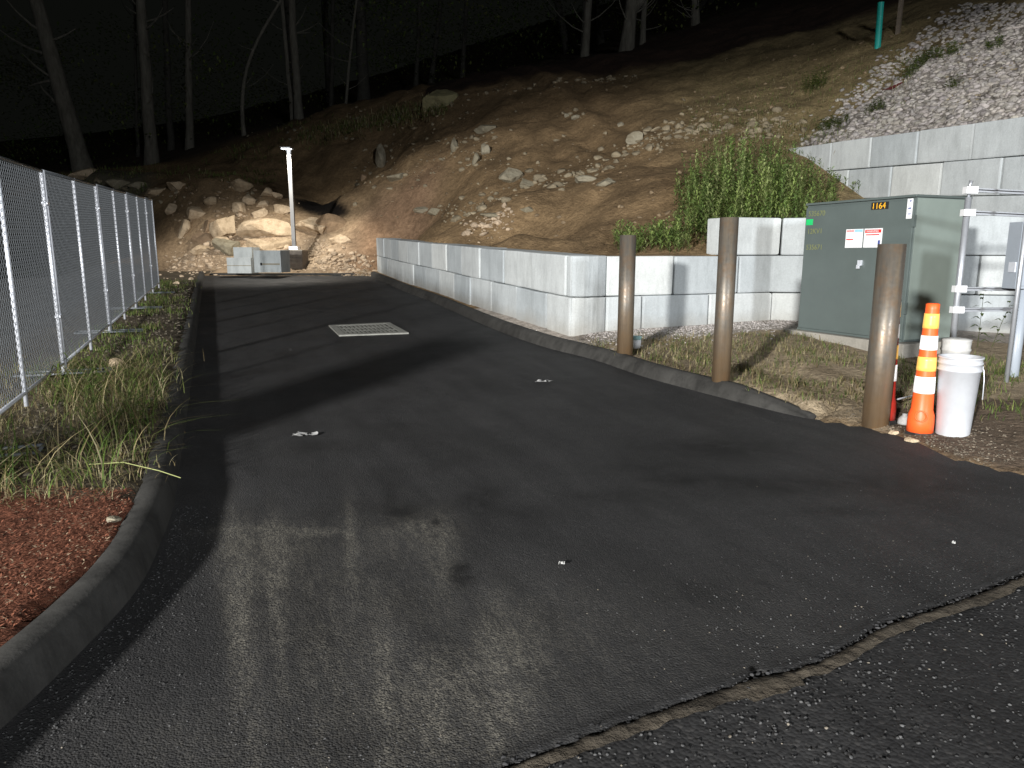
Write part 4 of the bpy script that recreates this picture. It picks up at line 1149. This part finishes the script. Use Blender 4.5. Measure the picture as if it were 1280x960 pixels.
# ------------------------------------------------------------ fence
FN = -1.55; FH = 2.13
cuts = [5.73,8.86,11.99,15.12,18.25,19.7]
tags_f = ['nearest chain link fence panel, cut off by the left edge of the photo','second chain link fence panel from the camera, above the small tan stone',
          'third chain link fence panel from the camera','fourth chain link fence panel, last full one before the rocks','short end panel of the chain link fence nearest the rock pile']
for i, (s0, s1) in enumerate(zip(cuts[:-1], cuts[1:])):
    FNf = lambda q_: -1.62+.026*(q_-7); a = Vector((*xy(FNf(s0), s0), 0)); b = Vector((*xy(FNf(s1), s1), 0)); a.z = float(zr(a.y))+.17; b.z = float(zr(b.y))+.17
    root = empty('fence_panel', a, 0); tag(root, tags_f[i], 'fence panel', 'temporary chain link fence panels')
    d = b-a; Ld = d.length; d.normalize(); U = Vector((0,0,1))
    pt = lambda t, z: d*(t*Ld)+U*z
    g_ = .04/Ld
    for t in (g_, .5, 1-g_) if s1-s0 > 2 else (g_, 1-g_):
        bm = NB(); bm_tube(bm, [pt(t,.0), pt(t,FH)], .021 if t != .5 else .019, 10); obj('upright', bm, M_galv, root, smooth=True)
    bm = NB(); bm_tube(bm, [pt(g_,FH-.015), pt(1-g_,FH-.015)], .019, 8); obj('top_rail', bm, M_wire, root, smooth=True)
    bm = NB(); bm_tube(bm, [pt(g_,.12), pt(1-g_,.12)], .017, 8); obj('bottom_rail', bm, M_galv, root, smooth=True)
    # woven wire: crossing diagonals in two planes
    w = Ld-.1; hh = FH-.16; st = .088
    for pas in (0, 1):
        pass
    V = []; Fm = []; o = 0; rr = .0024
    for sgn in (1, -1):
        k = -hh
        while k < w:
            x0, x1 = k, k+hh; z0, z1 = .13, .13+hh
            if x0 < 0: z0 += -x0; x0 = 0
            if x1 > w: z1 -= x1-w; x1 = w
            if x1 > x0+.01:
                if sgn < 0: x0, x1 = w-x0, w-x1
                A = d*(x0+.05)+U*z0; B = d*(x1+.05)+U*z1; t = (B-A).normalized(); nrm = d.cross(U).normalized(); sd = t.cross(nrm)
                offp = nrm*.0025*sgn
                for Q in (A, B):
                    for ang in (0, 2.094, 4.189): V.append(tuple(Q+offp+sd*rr*math.cos(ang)+nrm*rr*math.sin(ang)))
                for q in range(3): Fm.append((o+q, o+(q+1)%3, o+3+(q+1)%3, o+3+q))
                o += 6
            k += st*.72
    npmesh('mesh', np.array(V), np.array(Fm), M_wire, root)
    # steel stand under the joint at the far end
    for q_t in ([0, 1] if i == 0 else [1] if i < 4 else []):
        bm = NB(); nn = Vector((CC, SS, 0)); q = pt(q_t, .018)
        c0 = q-nn*.44-d*.10; c1 = q+nn*.44-d*.10; c2 = q+nn*.44+d*.10; c3 = q-nn*.44+d*.10
        z_ = Vector((0,0,0)); bm_tube(bm, [c0, c1], .013, 8); bm_tube(bm, [c1+Vector((0,0,.001)), c2+Vector((0,0,.001))], .013, 8); bm_tube(bm, [c2, c3], .013, 8); bm_tube(bm, [c3, c0], .012, 8)
        obj('foot', bm, M_wire, root, smooth=True)
        bm = NB(); 
        for hz in (FH*.3, FH*.85): bm_box(bm, (-.05,-.026,hz-.012), (.05,.026,hz+.012), Matrix.Translation(q-Vector((0,0,.035))) @ Matrix.Rotation(math.atan2(d.y, d.x), 4, 'Z'))
        obj('clamp', bm, M_galv, root)

# ------------------------------------------------------------ bollards
def bollard(px, py, topy, wpx, dz, label):
    b = G(px, py, dz); D = b.y; r = wpx*D/F/2
    a, bb = ray(px, topy); h = H+bb*D-b.z
    root = empty('pipe_bollard', b); tag(root, label, 'bollard', 'rusty steel pipe bollards along the curb')
    bm = NB(); bm_lathe(bm, [(r,-.25),(r,h),(r-.012,h),(r-.012,h-.5)], 40); 
    bm.faces.ensure_lookup_table()
    o = obj('pipe', bm, M_rust, root, smooth=True)
    for p in o.data.polygons: p.use_smooth = abs(p.normal.z) < .5
    bm = NB(); bm_lathe(bm, [(0.0001,h-.32),(r-.013,h-.32)], 30); obj('inner_fill', bm, M_hole, root)
    return root
bollard(781,440,294,20,.15,'rusty pipe bollard farthest from the camera, before the low wall')
bollard(901,473,272,22.5,.15,'rusty pipe bollard in the middle of the three')
bollard(1094,530,305,32,.02,'thickest looking, nearest rusty pipe bollard, in front of the green cabinet')

# ------------------------------------------------------------ cabinet
B0 = P(1127,428,8.75); zt = float(tz(B0.x, B0.y)); 
cab = empty('utility_cabinet', (B0.x, B0.y, B0.z)); tag(cab, 'large dark green steel utility cabinet with warning labels, in front of the block wall', 'utility cabinet')
ud = Vector((-SS*1.02, CC, 0)).normalized(); vd = Vector((CC, SS, 0))
MC = Matrix((( -ud.x, vd.x, 0, 0), (-ud.y, vd.y, 0, 0), (0,0,1,0), (0,0,0,1)))   # local x = towards camera along front, y = into depth
Wc, Dc, Hc = 1.72, .98, 1.78
# local coordinates: x from -Wc (far left) to 0 (near right), y from 0 (front) to Dc
def cbx(name, lo, hi, m, parent=cab, bevel=0):
    bm = NB(); bm_box(bm, lo, hi, MC); bmesh.ops.recalc_face_normals(bm, faces=bm.faces); return obj(name, bm, m, parent, bevel=bevel)
cbx('body', (-Wc,0.03,0), (0,Dc,Hc-.03), M_green, bevel=.01)
cbx('side_panel', (.001,.035,.03), (.006,Dc-.005,Hc-.04), M_greenside)
cbx('door', (-Wc+.012,-.0,.03), (-.012,.028,Hc-.065), M_green, bevel=.006)
bm = NB(); zlo = Hc-.028
v = [MC @ Vector(p) for p in [(-Wc-.004,-.004,zlo),(.008,-.004,zlo),(.008,Dc+.006,zlo),(-Wc-.004,Dc+.006,zlo),(-Wc-.004,-.004,zlo+.03),(.008,-.004,zlo+.03),(.008,Dc+.006,zlo+.03),(-Wc-.004,Dc+.006,zlo+.03)]]
vs = [bm.verts.new(p) for p in v]
for f in ((3,2,1,0),(4,5,6,7),(0,1,5,4),(1,2,6,5),(2,3,7,6),(3,0,4,7)): bm.faces.new([vs[i] for i in f])
bmesh.ops.recalc_face_normals(bm, faces=bm.faces); obj('lid', bm, M_green, cab, bevel=.008)
lab1 = cbx('warning_label', (-.98,-.006,1.16), (-.71,-.001,1.40), M_white)
cbx('red_bar', (-.965,-.009,1.365), (-.85,-.0065,1.388), M_red, lab1); cbx('red_bar', (-.965,-.009,1.26), (-.855,-.0065,1.275), M_red, lab1)
cbx('blue_bar', (-.84,-.009,1.362), (-.715,-.0065,1.392), M_ltblue, lab1)
lab2 = cbx('warning_label', (-.69,-.006,1.16), (-.42,-.001,1.40), M_white)
cbx('red_bar', (-.675,-.009,1.345), (-.435,-.0065,1.385), M_red, lab2); cbx('red_bar', (-.66,-.009,1.315), (-.46,-.0065,1.328), M_red, lab2)
cbx('symbol', (-.47,-.009,1.18), (-.44,-.0065,1.25), M_navy, lab2)
def text(s, size, x, z, m, name, parent, y=-.004, sx=1):
    cu = bpy.data.curves.new(name, 'FONT'); cu.body = s; cu.size = size; cu.extrude = .0008
    tmp = bpy.data.objects.new('tmp', cu); COL.objects.link(tmp); bpy.context.view_layer.update()
    me = bpy.data.meshes.new_from_object(tmp.evaluated_get(bpy.context.evaluated_depsgraph_get()))
    COL.objects.unlink(tmp); bpy.data.objects.remove(tmp)
    Mt = MC @ Matrix.Translation((x, y, z)) @ Matrix.Rotation(R(90), 4, 'X') @ Matrix.Diagonal((sx,1,1,1))
    me.transform(Mt); me.materials.clear(); me.materials.append(m)
    o = bpy.data.objects.new(name, me); return link(o, parent)
plate = cbx('number_plate', (-.62,-.004,1.632), (-.365,-.001,1.722), M_black)
text('1164', .105, -.612, 1.641, M_amber, 'number', plate, y=-.006, sx=1.0)
text('WARNING', .024, -.962, 1.368, M_white, 'lettering', lab1, y=-.0105)
text('WARNING', .038, -.655, 1.352, M_white, 'lettering', lab2, y=-.0105)
text('535670', .10, -1.66, 1.60, M_fadey, 'faded_number', cab)
text('12KV1', .10, -1.66, 1.36, M_fadey, 'faded_number', cab)
text('535671', .10, -1.66, 1.14, M_fadey, 'faded_number', cab)
cbx('green_sticker', (-1.69,-.004,1.48), (-1.57,-.001,1.56), M_gsticker)
st = cbx('white_sticker', (-.105,-.004,1.50), (-.03,-.001,1.735), M_white)
cbx('sticker_mark', (-.085,-.006,1.615), (-.045,-.0045,1.63), M_navy, st); cbx('sticker_mark', (-.075,-.006,1.70), (-.05,-.0045,1.715), M_navy, st); cbx('sticker_mark', (-.085,-.006,1.55), (-.045,-.0045,1.56), M_navy, st)
hd = cbx('padlock_hasp', (-.74,-.03,.93), (-.68,-.001,1.0), M_galv, bevel=.004); cbx('padlock', (-.735,-.05,.89), (-.69,-.031,.94), M_galv, hd, bevel=.004)
for hz in (.35, 1.4): cbx('hinge', (-.018,-.012,hz), (.012,.03,hz+.14), M_green)
for i in range(3): cbx('seam', (-Wc+.0,-.004,.0+.0001*i), (-.0,.0,.028), M_green) if i == 0 else None
pad = bpy.data.objects; 
bm = NB(); bm_box(bm, (-Wc-.12,-.12,-.35), (.12,Dc+.12,-.004), Matrix.Translation(cab.location) @ MC); bmesh.ops.recalc_face_normals(bm, faces=bm.faces)
tag(obj('concrete_pad', bm, M_pad, bevel=.015), 'low concrete pad under the green utility cabinet', 'concrete pad')

# ------------------------------------------------------------ channelizer cones
def cone(px, py, topy, wb, dz, label, dirty=False, mo=M_orange, D=None):
    b = G(px, py, dz) if D is None else P(px, py, D); D = b.y
    aa, bb = ray(px+15, topy); h = H+bb*D-b.z; rb = wb*D/F/2; rt = rb*.50
    root = empty('channelizer_cone', b); tag(root, label, 'traffic cone', 'orange and white channelizer cones behind the nearest bollard')
    def rad(t): return rb*.93+(rt-rb*.93)*t
    bm = NB(); bm_lathe(bm, [(rb*1.22,-.02),(rb*1.22,.012),(rb*1.1,.03)], 8); obj('rubber_base', bm, M_black, root)
    cutsz = [(.03,.33,0),(.33,.455,1),(.455,.50,0),(.50,.605,2),(.605,.66,0),(.66,.765,1),(.765,.82,0),(.82,.93,2),(.93,1.0,0)]
    bm = NB(); bm_lathe(bm, [(rb*1.03,.012),(rb*1.03,.1*h),(rb*.99,.16*h)]+[(rad(t), t*h) for t in (.2,.32,.46,.5,.66,.78,.93)]+[(rad(1)*1.04,.96*h),(rad(1)*1.04,1.0*h),(rad(1)*.8,h*1.006),(.0001,h*1.006)], 36); obj('body', bm, mo, root, smooth=True)
    for t0, t1, k in cutsz:
        if not k: continue
        bm = NB(); rr = [(rad(t)+.003, t*h) for t in np.linspace(t0, t1, 5)]; bm_lathe(bm, [(rad(t0), t0*h)]+rr+[(rad(t1), t1*h)], 36)
        obj('white_band' if k == 1 else 'amber_band', bm, M_refw if k == 1 else M_refy, root, smooth=True)
    bm = NB(); # moulded ring facing the camera
    f = -Vector((b.x, b.y, 0)).normalized(); c0 = f*rb*1.02+Vector((0,0,.16*h)); side = Vector((-f.y, f.x, 0))
    bm_tube(bm, [c0+side*.045*math.cos(a)+Vector((0,0,.045*math.sin(a))) for a in np.linspace(0, 6.28, 17)], .006, 6, cap=False); obj('moulded_ring', bm, mo, root, smooth=True)
    return root
cone(1149,543,380,30,.0,'bright orange channelizer cone with white and amber bands beside the white buckets')
cone(1104,527,366,26,.03,'red looking channelizer cone almost hidden behind the nearest pipe bollard', mo=M_orange_d)

# ------------------------------------------------------------ buckets
b = G(1190,545,.01); D = b.y; sc = D/F
bk = empty('bucket', b); tag(bk, 'tall stack of white plastic buckets standing right of the orange channelizer cone', 'bucket')
hb = (H+ray(1195,447)[1]*D)-b.z; r0 = 19*sc; r1 = 24*sc
bm = NB(); bm_lathe(bm, [(r0*.98,0),(r0,.01),(r0+(r1-r0)*.84,hb*.84),(r1*1.03,hb*.845),(r1*1.03,hb*.862),(r1*.985,hb*.87),(r1*.99,hb*.925),(r1*1.04,hb*.93),(r1*1.04,hb*.95),(r1,hb*.955),(r1*1.0,hb*.995),(r1*1.05,hb),(r1*1.05,hb+.012),(r1*.95,hb+.012),(r1*.93,hb-.03),(.001,hb-.03)], 40)
obj('body', bm, M_bucket, bk, smooth=True)
bm = NB(); e0 = Vector((r1*1.03, -.02, hb*.88)); bm_tube(bm, [e0, e0+Vector((.02,-.01,-.02)), e0+Vector((.025,-.02,-.10)), e0+Vector((.01,-.05,-.26))], .004, 6); obj('handle', bm, M_galv, bk, smooth=True)
bm = NB(); bm_box(bm, (r1*.98,-.03,hb*.86), (r1*1.13,.02,hb*.90)); obj('ear', bm, M_bucket, bk, bevel=.005)
b2 = P(1193,450,D+.42); zt = float(tz(b2.x, b2.y))
bk2 = empty('bucket', (b2.x, b2.y, zt)); tag(bk2, 'dusty grey bucket partly hidden behind the white buckets', 'bucket')
h2 = (H+ray(1195,424)[1]*b2.y)-zt; rr = 16*b2.y/F
bm = NB(); bm_lathe(bm, [(rr*.88,0),(rr,h2*.85),(rr*1.06,h2*.86),(rr*1.06,h2*.88),(rr,h2*.89),(rr*1.04,h2*.98),(rr*1.06,h2),(rr*.5,h2+.012),(.001,h2+.012)], 36); obj('body', bm, M_bucket2, bk2, smooth=True)

# small things near the bollards
g = G(1120,530,.02)
bm = NB(); bm_lathe(bm, [(.001,0),(.05,0),(.055,.015),(.05,.05),(.03,.075),(.02,.08),(.02,.1),(.001,.1)], 20); o = obj('bottle_bag', bm, M_litter, loc=(g.x+.06,g.y-.02,g.z), smooth=True); o.name = 'crushed_cup'; tag(o, 'small whitish crushed cup on the ground between the nearest bollard and the orange cone', 'cup')
g1 = P(1114,501,6.2); g2 = P(1143,494,6.5)
bm = NB(); bm_tube(bm, [g1, g2], .008, 8); tag(obj('rod', bm, M_galv, smooth=True), 'thin white rod lying low between the bollard and the cone', 'rod')
g = G(794,431,.15); rcup = 7*g.y/F; hc = 11*g.y/F
cup = empty('pipe_stub', g); tag(cup, 'short white pipe stub with a teal cap band beside the farthest bollard', 'pipe stub')
bm = NB(); bm_lathe(bm, [(rcup,-.05),(rcup,hc*.7)], 24); obj('pipe', bm, M_white, cup, smooth=True)
bm = NB(); bm_lathe(bm, [(rcup*1.08,hc*.66),(rcup*1.08,hc),(.001,hc*1.02)], 24); obj('cap', bm, simple('pale_teal_plastic', (.40,.66,.66), .5, 0, .1, 9, 0), cup, smooth=True)
# pipes on the ground at right edge
a = G(1250,535,.05); b_ = G(1310,541,.06); bm = NB(); bm_tube(bm, [a, b_], .014, 8); tag(obj('conduit', bm, M_galv, smooth=True), 'short bright conduit lying on the dirt at the right edge of the photo', 'conduit')
a = G(1254,528,.05); b_ = G(1300,508,.1); bm = NB(); bm_tube(bm, [a, b_], .03, 8); tag(obj('conduit', bm, M_black, smooth=True), 'dark pipe end on the dirt above the bright conduit', 'conduit')

# litter on the road
def scrap(px, py, w, h, label, seed):
    r = random.Random(seed); g = G(px, py); bm = NB(); sc = g.y/F; N = 9
    vs = [[bm.verts.new(((i/(N-1)-.5)*w*sc*(1+.2*r.uniform(-1,1)), (j/4-.5)*w*sc*.5, .004+.03*abs(noise.noise(Vector((i*.7,j*.9,seed)))))) for i in range(N)] for j in range(5)]
    for j in range(4):
        for i in range(N-1):
            if r.random() < .8: bm.faces.new((vs[j][i], vs[j][i+1], vs[j+1][i+1], vs[j+1][i]))
    for v_ in [v_ for v_ in bm.verts if not v_.link_faces]: bm.verts.remove(v_)
    tag(obj('paper_scrap', bm, M_litter, loc=(g.x, g.y, g.z+.008)), label, 'litter')
scrap(380,545,30,9,'torn white paper scrap lying on the asphalt left of centre',3)
scrap(680,478,22,6,'small pale scrap on the asphalt near the end of the wall',5)
scrap(1192,682,5,7,'tiny yellowish scrap on the asphalt at the right above the joint',8)
scrap(702,708,8,2,'tiny tan chip on the asphalt in the lower middle',9)

# catch basin
cA, cB, cC_, cD = [G(*p) for p in ((411,408),(487,404.5),(511,417.5),(424,420.5))]
ctr = (cA+cB+cC_+cD)/4; cb = empty('catch_basin', (ctr.x, ctr.y, ctr.z)); tag(cb, 'pale square catch basin grate set in the driveway', 'catch basin')
quad = [cD, cC_, cB, cA]
def qp(u, v_, z=0): 
    p = (quad[0]*(1-u)+quad[1]*u)*(1-v_)+(quad[3]*(1-u)+quad[2]*u)*v_; return Vector((p.x-ctr.x, p.y-ctr.y, float(zr(p.y))+z-ctr.z))
def slab(bm, u0, u1, v0, v1, z0, z1):
    vv = [bm.verts.new(qp(*k)) for k in ((u0,v0,z0),(u1,v0,z0),(u1,v1,z0),(u0,v1,z0),(u0,v0,z1),(u1,v0,z1),(u1,v1,z1),(u0,v1,z1))]
    for f in ((3,2,1,0),(4,5,6,7),(0,1,5,4),(1,2,6,5),(2,3,7,6),(3,0,4,7)): bm.faces.new([vv[i] for i in f])
bm = NB(); slab(bm,0,1,0,.1,.0,.024); slab(bm,0,1,.9,1,.0,.024); slab(bm,0,.1,.102,.898,.0,.024); slab(bm,.9,1,.102,.898,.0,.024); obj('frame', bm, M_iron, cb)
bm = NB(); slab(bm,.1,.9,.1,.9,.014,.0155); obj('pit', bm, M_pit, cb)
bm = NB()
for i in range(12): u = .115+.77*i/12; slab(bm, u, u+.036, .105,.895,.016,.022)
for v_ in (.33, .6): slab(bm, .11,.89,v_,v_+.04,.0165,.0212)
obj('grate', bm, M_iron, cb)

# ------------------------------------------------------------ lamp pole
lb_ = P(369,329,25.4); gz = float(tz(lb_.x, lb_.y)); sc = 25.4/F
lp = empty('lamp_pole', (lb_.x, lb_.y, lb_.z-.05)); tag(lp, 'slim square metal lamp pole with a flat lit head, standing before the rock pile', 'lamp pole')
z1 = P(369,313,25.4).z-lb_.z+.05; ztop = P(366,187,25.4).z-lb_.z+.05
dxl = (P(366,187,25.4).x-P(370,305,25.4).x)
hw = 13*sc
for k in range(4):
    bm = NB(); zz = k*z1/4; bm_box(bm, (-hw,-hw,zz+.02), (hw,hw,zz+z1/4-.02)); 
    obj('base_course', bm, M_timber, lp, bevel=.012)
bm = NB(); bm_box(bm, (-hw*.96,-hw*.96,-.15),(hw*.96,hw*.96,z1-.03)); obj('base_core', bm, M_timber, lp)
bm = NB(); bm_box(bm, (-hw*1.02,-hw*1.02,z1-.02),(hw*1.02,hw*1.02,z1+.02)); obj('base_cap', bm, M_pad, lp, bevel=.008)
bm = NB(); bm_box(bm, (-.15,-.15,z1+.02),(.15,.15,z1+.14)); obj('base_plate', bm, M_galv, lp, bevel=.01)
bm = NB(); r_ = .062; bm_box(bm, (-r_,-r_,z1+.14),(r_,r_,ztop-.03)); obj('pole', bm, M_pole, lp, bevel=.01)
bm = NB(); bm_box(bm, (-.19,-.34,ztop-.0),(.14,.10,ztop+.055)); hd_ = obj('lamp_head', bm, M_pole, lp, bevel=.015)
bm = NB(); bm_box(bm, (-.17,-.32,ztop-.012),(.12,-.09,ztop-.002)); obj('lens', bm, M_lens, hd_)
LHEAD = Vector((lp.location.x, lp.location.y, lp.location.z+ztop))

# loose concrete blocks
def cblock(x0, x1, y0, y1, D, dep, label, rz=0, slot=False):
    a = P(x0, y1, D); b_ = P(x1, y0, D); w = b_.x-a.x; h = b_.z-a.z
    base = Vector(((a.x+b_.x)/2, D+dep/2, max(a.z, float(zr(D)))))
    root = empty('concrete_block', base, R(rz)); tag(root, label, 'concrete block')
    bm = NB(); bm_box(bm, (-w/2,-dep/2,.01),(w/2,dep/2,h)); obj('body', bm, M_loose, root, bevel=.03)
    if slot:
        bm = NB(); bm_box(bm, (-w*.24,-dep/2-.004,h*.36),(w*.46,-dep/2+.01,h*.42)); obj('cast_groove', bm, M_rgrey, root)
        bm = NB(); bm_box(bm, (-w*.27,-dep/2-.006,h*.33),(-w*.2,-dep/2+.01,h*.45)); obj('lifting_hole', bm, M_hole, root)
    else:
        bm = NB(); bm_box(bm, (-w/2-.003,-dep/2-.003,h*.48),(w/2+.003,-dep/2+.012,h*.52)); obj('cast_groove', bm, M_rgrey, root)
    return root
cblock(284,312,322,342,23.3,.6,'low white concrete block, front left one of the loose three',4)
cblock(294,316,309,338,24.2,.6,'pale concrete block standing behind the low left one',-6)
cblock(319,352,313,341,23.2,.75,'largest loose concrete block, right one with a cast slot, beside the lamp pole',-5,True)

# stakes
def stake(px, py, tx, ty, w, m, label, name, cate, rnd):
    b = hit(px, py); t = P(tx, ty, b.y); r = w*b.y/F/2
    root = empty(name, b); tag(root, label, cate)
    bm = NB()
    if rnd: bm_tube(bm, [Vector((0,0,-.2)), t-b], r, 14); obj('shaft', bm, m, root, smooth=False)
    else: bm_tube(bm, [Vector((0,0,-.2)), (t-b)*.97, t-b], [r*1.2, r*1.2, r*.6], 4); obj('shaft', bm, m, root)
    if rnd:
        bm = NB(); bm_tube(bm, [(t-b), (t-b)*1.012], r*1.08, 14); obj('cap', bm, m, root)
stake(1097,59,1101,4,7,M_teal,'bright teal marker pipe standing on the top right slope','marker_pipe','marker pipe',True)
stake(1122,42,1127,-2,5,M_wood,'weathered wooden stake just right of the teal marker pipe','wooden_stake','stake',False)
p = hit(1118,111); bm = NB()
for i in range(2): pass
vs = [[bm.verts.new((p.x+(i/6-.5)*.55, p.y+j*.09-.05, float(tz(p.x+(i/6-.5)*.55, p.y+j*.09-.05))+.05+.03*noise.noise(Vector((i*.8,j,1))))) for i in range(7)] for j in range(3)]
for j in range(2):
    for i in range(6): bm.faces.new((vs[j][i], vs[j][i+1], vs[j+1][i+1], vs[j+1][i]))
tag(obj('rag', bm, M_rag, smooth=True), 'dark red strip of rag at the left edge of the gravel slope', 'rag')

# ------------------------------------------------------------ strut frame and meter box
Yf = 7.75
b = P(1188,440,Yf); zb_ = float(tz(b.x, Yf)); top = P(1213,226,Yf)
fr = empty('strut_frame', (top.x, Yf, zb_)); tag(fr, 'galvanised steel strut frame with four horizontal rails at the right edge, behind the buckets', 'strut frame')
hpost = top.z-zb_
bm = NB(); bm_tube(bm, [(0,0,-.1),(0,0,hpost-.17)], .032, 16); obj('post', bm, M_galv2, fr, smooth=True)
bm = NB(); bm_tube(bm, [(0,0,hpost-.17),(.0,0,hpost-.04),(.012,0,hpost)], [.017,.015,.02], 10); obj('bolt', bm, M_galv2, fr, smooth=True)
for py, py2, nm in ((238,242,0),(266,270,1),(361,361,2),(387,386,3)):
    z = P(1213,py,Yf).z-zb_; z2 = P(1290,py2,Yf).z-zb_
    bm = NB(); bm_box(bm, (-.06,-.055,z-.035),(.06,.02,z+.035)); obj('clamp', bm, M_white, fr, bevel=.006)
    bm = NB()
    Mx = Matrix.Translation((0.05,-.03,z)) @ Matrix.Rotation(-math.atan2(z2-z, .7), 4, 'Y')
    bm_box(bm, (0,-.02,-.021),(1.7,.02,-.017), Mx); bm_box(bm, (0,-.02,.017),(1.7,.02,.021), Mx); bm_box(bm, (0,.016,-.0165),(1.7,.02,.0165), Mx); bm_box(bm, (0,-.02,-.0165),(1.7,-.017,-.008), Mx); bm_box(bm, (0,-.02,.008),(1.7,-.017,.0165), Mx)
    obj('rail', bm, M_galv2, fr)
p2 = P(1258,474,7.3); z2 = float(tz(p2.x, 7.3)); t2 = P(1277,365,7.3)
bm = NB(); bm_tube(bm, [(p2.x-top.x, 7.3-Yf, p2.z-zb_-.15), (p2.x-top.x, 7.3-Yf, P(1300,215,7.3).z-zb_)], .022, 12); obj('post', bm, M_galv2, fr, smooth=True)
mb = P(1266,361,7.45); mt_ = P(1266,277,7.45)
mx = empty('meter_box', (mb.x+.02, 7.45, mb.z)); tag(mx, 'grey electrical box with red striped label, cut off by the right photo edge', 'electrical box')
hm = mt_.z-mb.z
bm = NB(); bm_box(bm, (0,0,0),(.5,.20,hm)); obj('body', bm, M_meter, mx, bevel=.012)
bm = NB(); bm_box(bm, (.05,-.012,.03),(.47,-.0005,hm-.04)); dr = obj('door', bm, M_meter, mx, bevel=.006)
bm = NB(); bm_box(bm, (.075,-.018,hm*.42),(.3,-.013,hm*.75)); lb3 = obj('label', bm, M_white, dr)
bm = NB(); bm_box(bm, (.08,-.021,hm*.63),(.295,-.0185,hm*.68)); obj('red_stripe', bm, M_red, lb3)
bm = NB(); bm_tube(bm, [(.16,.1,-.0),(.16,.1,-1.4)], .06, 16); obj('conduit', bm, M_meter, mx, smooth=True)
bm = NB(); bm_box(bm, (-.012,.02,hm*.25),(-.0005,.12,hm*.4)); obj('latch', bm, M_galv, mx)

# ------------------------------------------------------------ unseen block stack, added only to cast the long shadow on the driveway
x, y = -4.95, 1.05; zz = float(tz(x, y))
for k_ in range(4):
    root = empty('concrete_block', (x, y, zz+.602*k_), R(-32+random.uniform(-3,3))); tag(root, ['lowest','second','third','topmost'][k_]+' concrete block of the unseen stack added to cast a shadow, left of the camera', 'concrete block')
    bm = NB(); bm_box(bm, (-.34,-.3,.0),(.34,.3,.6)); obj('body', bm, M_loose, root, bevel=.03)
# ------------------------------------------------------------ lights
def spot(name, loc, tgt, power, size, blend, rad, col):
    l = bpy.data.lights.new(name, 'SPOT'); l.energy = power; l.spot_size = R(size); l.spot_blend = blend; l.shadow_soft_size = rad; l.color = col
    o = bpy.data.objects.new(name, l); o.location = loc; o.rotation_euler = (Vector(tgt)-Vector(loc)).to_track_quat('-Z','Y').to_euler(); link(o); return o
L1 = Vector((-12.9,-17.3,6.6))
az = R(34); el = R(-53.8)
dirv = Vector((math.sin(az)*math.cos(el), math.cos(az)*math.cos(el), math.sin(el)))
spot('flood_light', L1, L1+dirv*10, 66000, 2*57.0, 0.09, .58, (1,.98,.95))
L3 = Vector((9.0,-14.0,7.0))
spot('flood_light', L3, (2,12,-4), 15000, 88, .35, 1.1, (.93,.96,1))
l = bpy.data.lights.new('pole_light', 'SPOT'); l.energy = 900; l.spot_size = R(128); l.spot_blend = .4; l.shadow_soft_size = .12; l.color = (1,.93,.82)
o = bpy.data.objects.new('pole_light', l); o.location = LHEAD+Vector((-.05,-.50,-.05)); o.rotation_euler = (R(8),R(10),0); link(o)

w = bpy.data.worlds.new('World'); S.world = w; w.use_nodes = True
bg = w.node_tree.nodes['Background']; bg.inputs[0].default_value = (.55,.6,.5,1); bg.inputs[1].default_value = .006
# ------------------------------------------------------------ camera
cam = bpy.data.cameras.new('camera'); cam.sensor_width = 36; cam.lens = F/1280*36; cam.clip_end = 500; cam.clip_start = .05
co = bpy.data.objects.new('camera', cam); co.location = (0,0,H); co.rotation_euler = (R(90)-TH, 0, 0); link(co); S.camera = co
S.view_settings.view_transform = 'Standard'; S.view_settings.look = 'None'; S.view_settings.exposure = 0
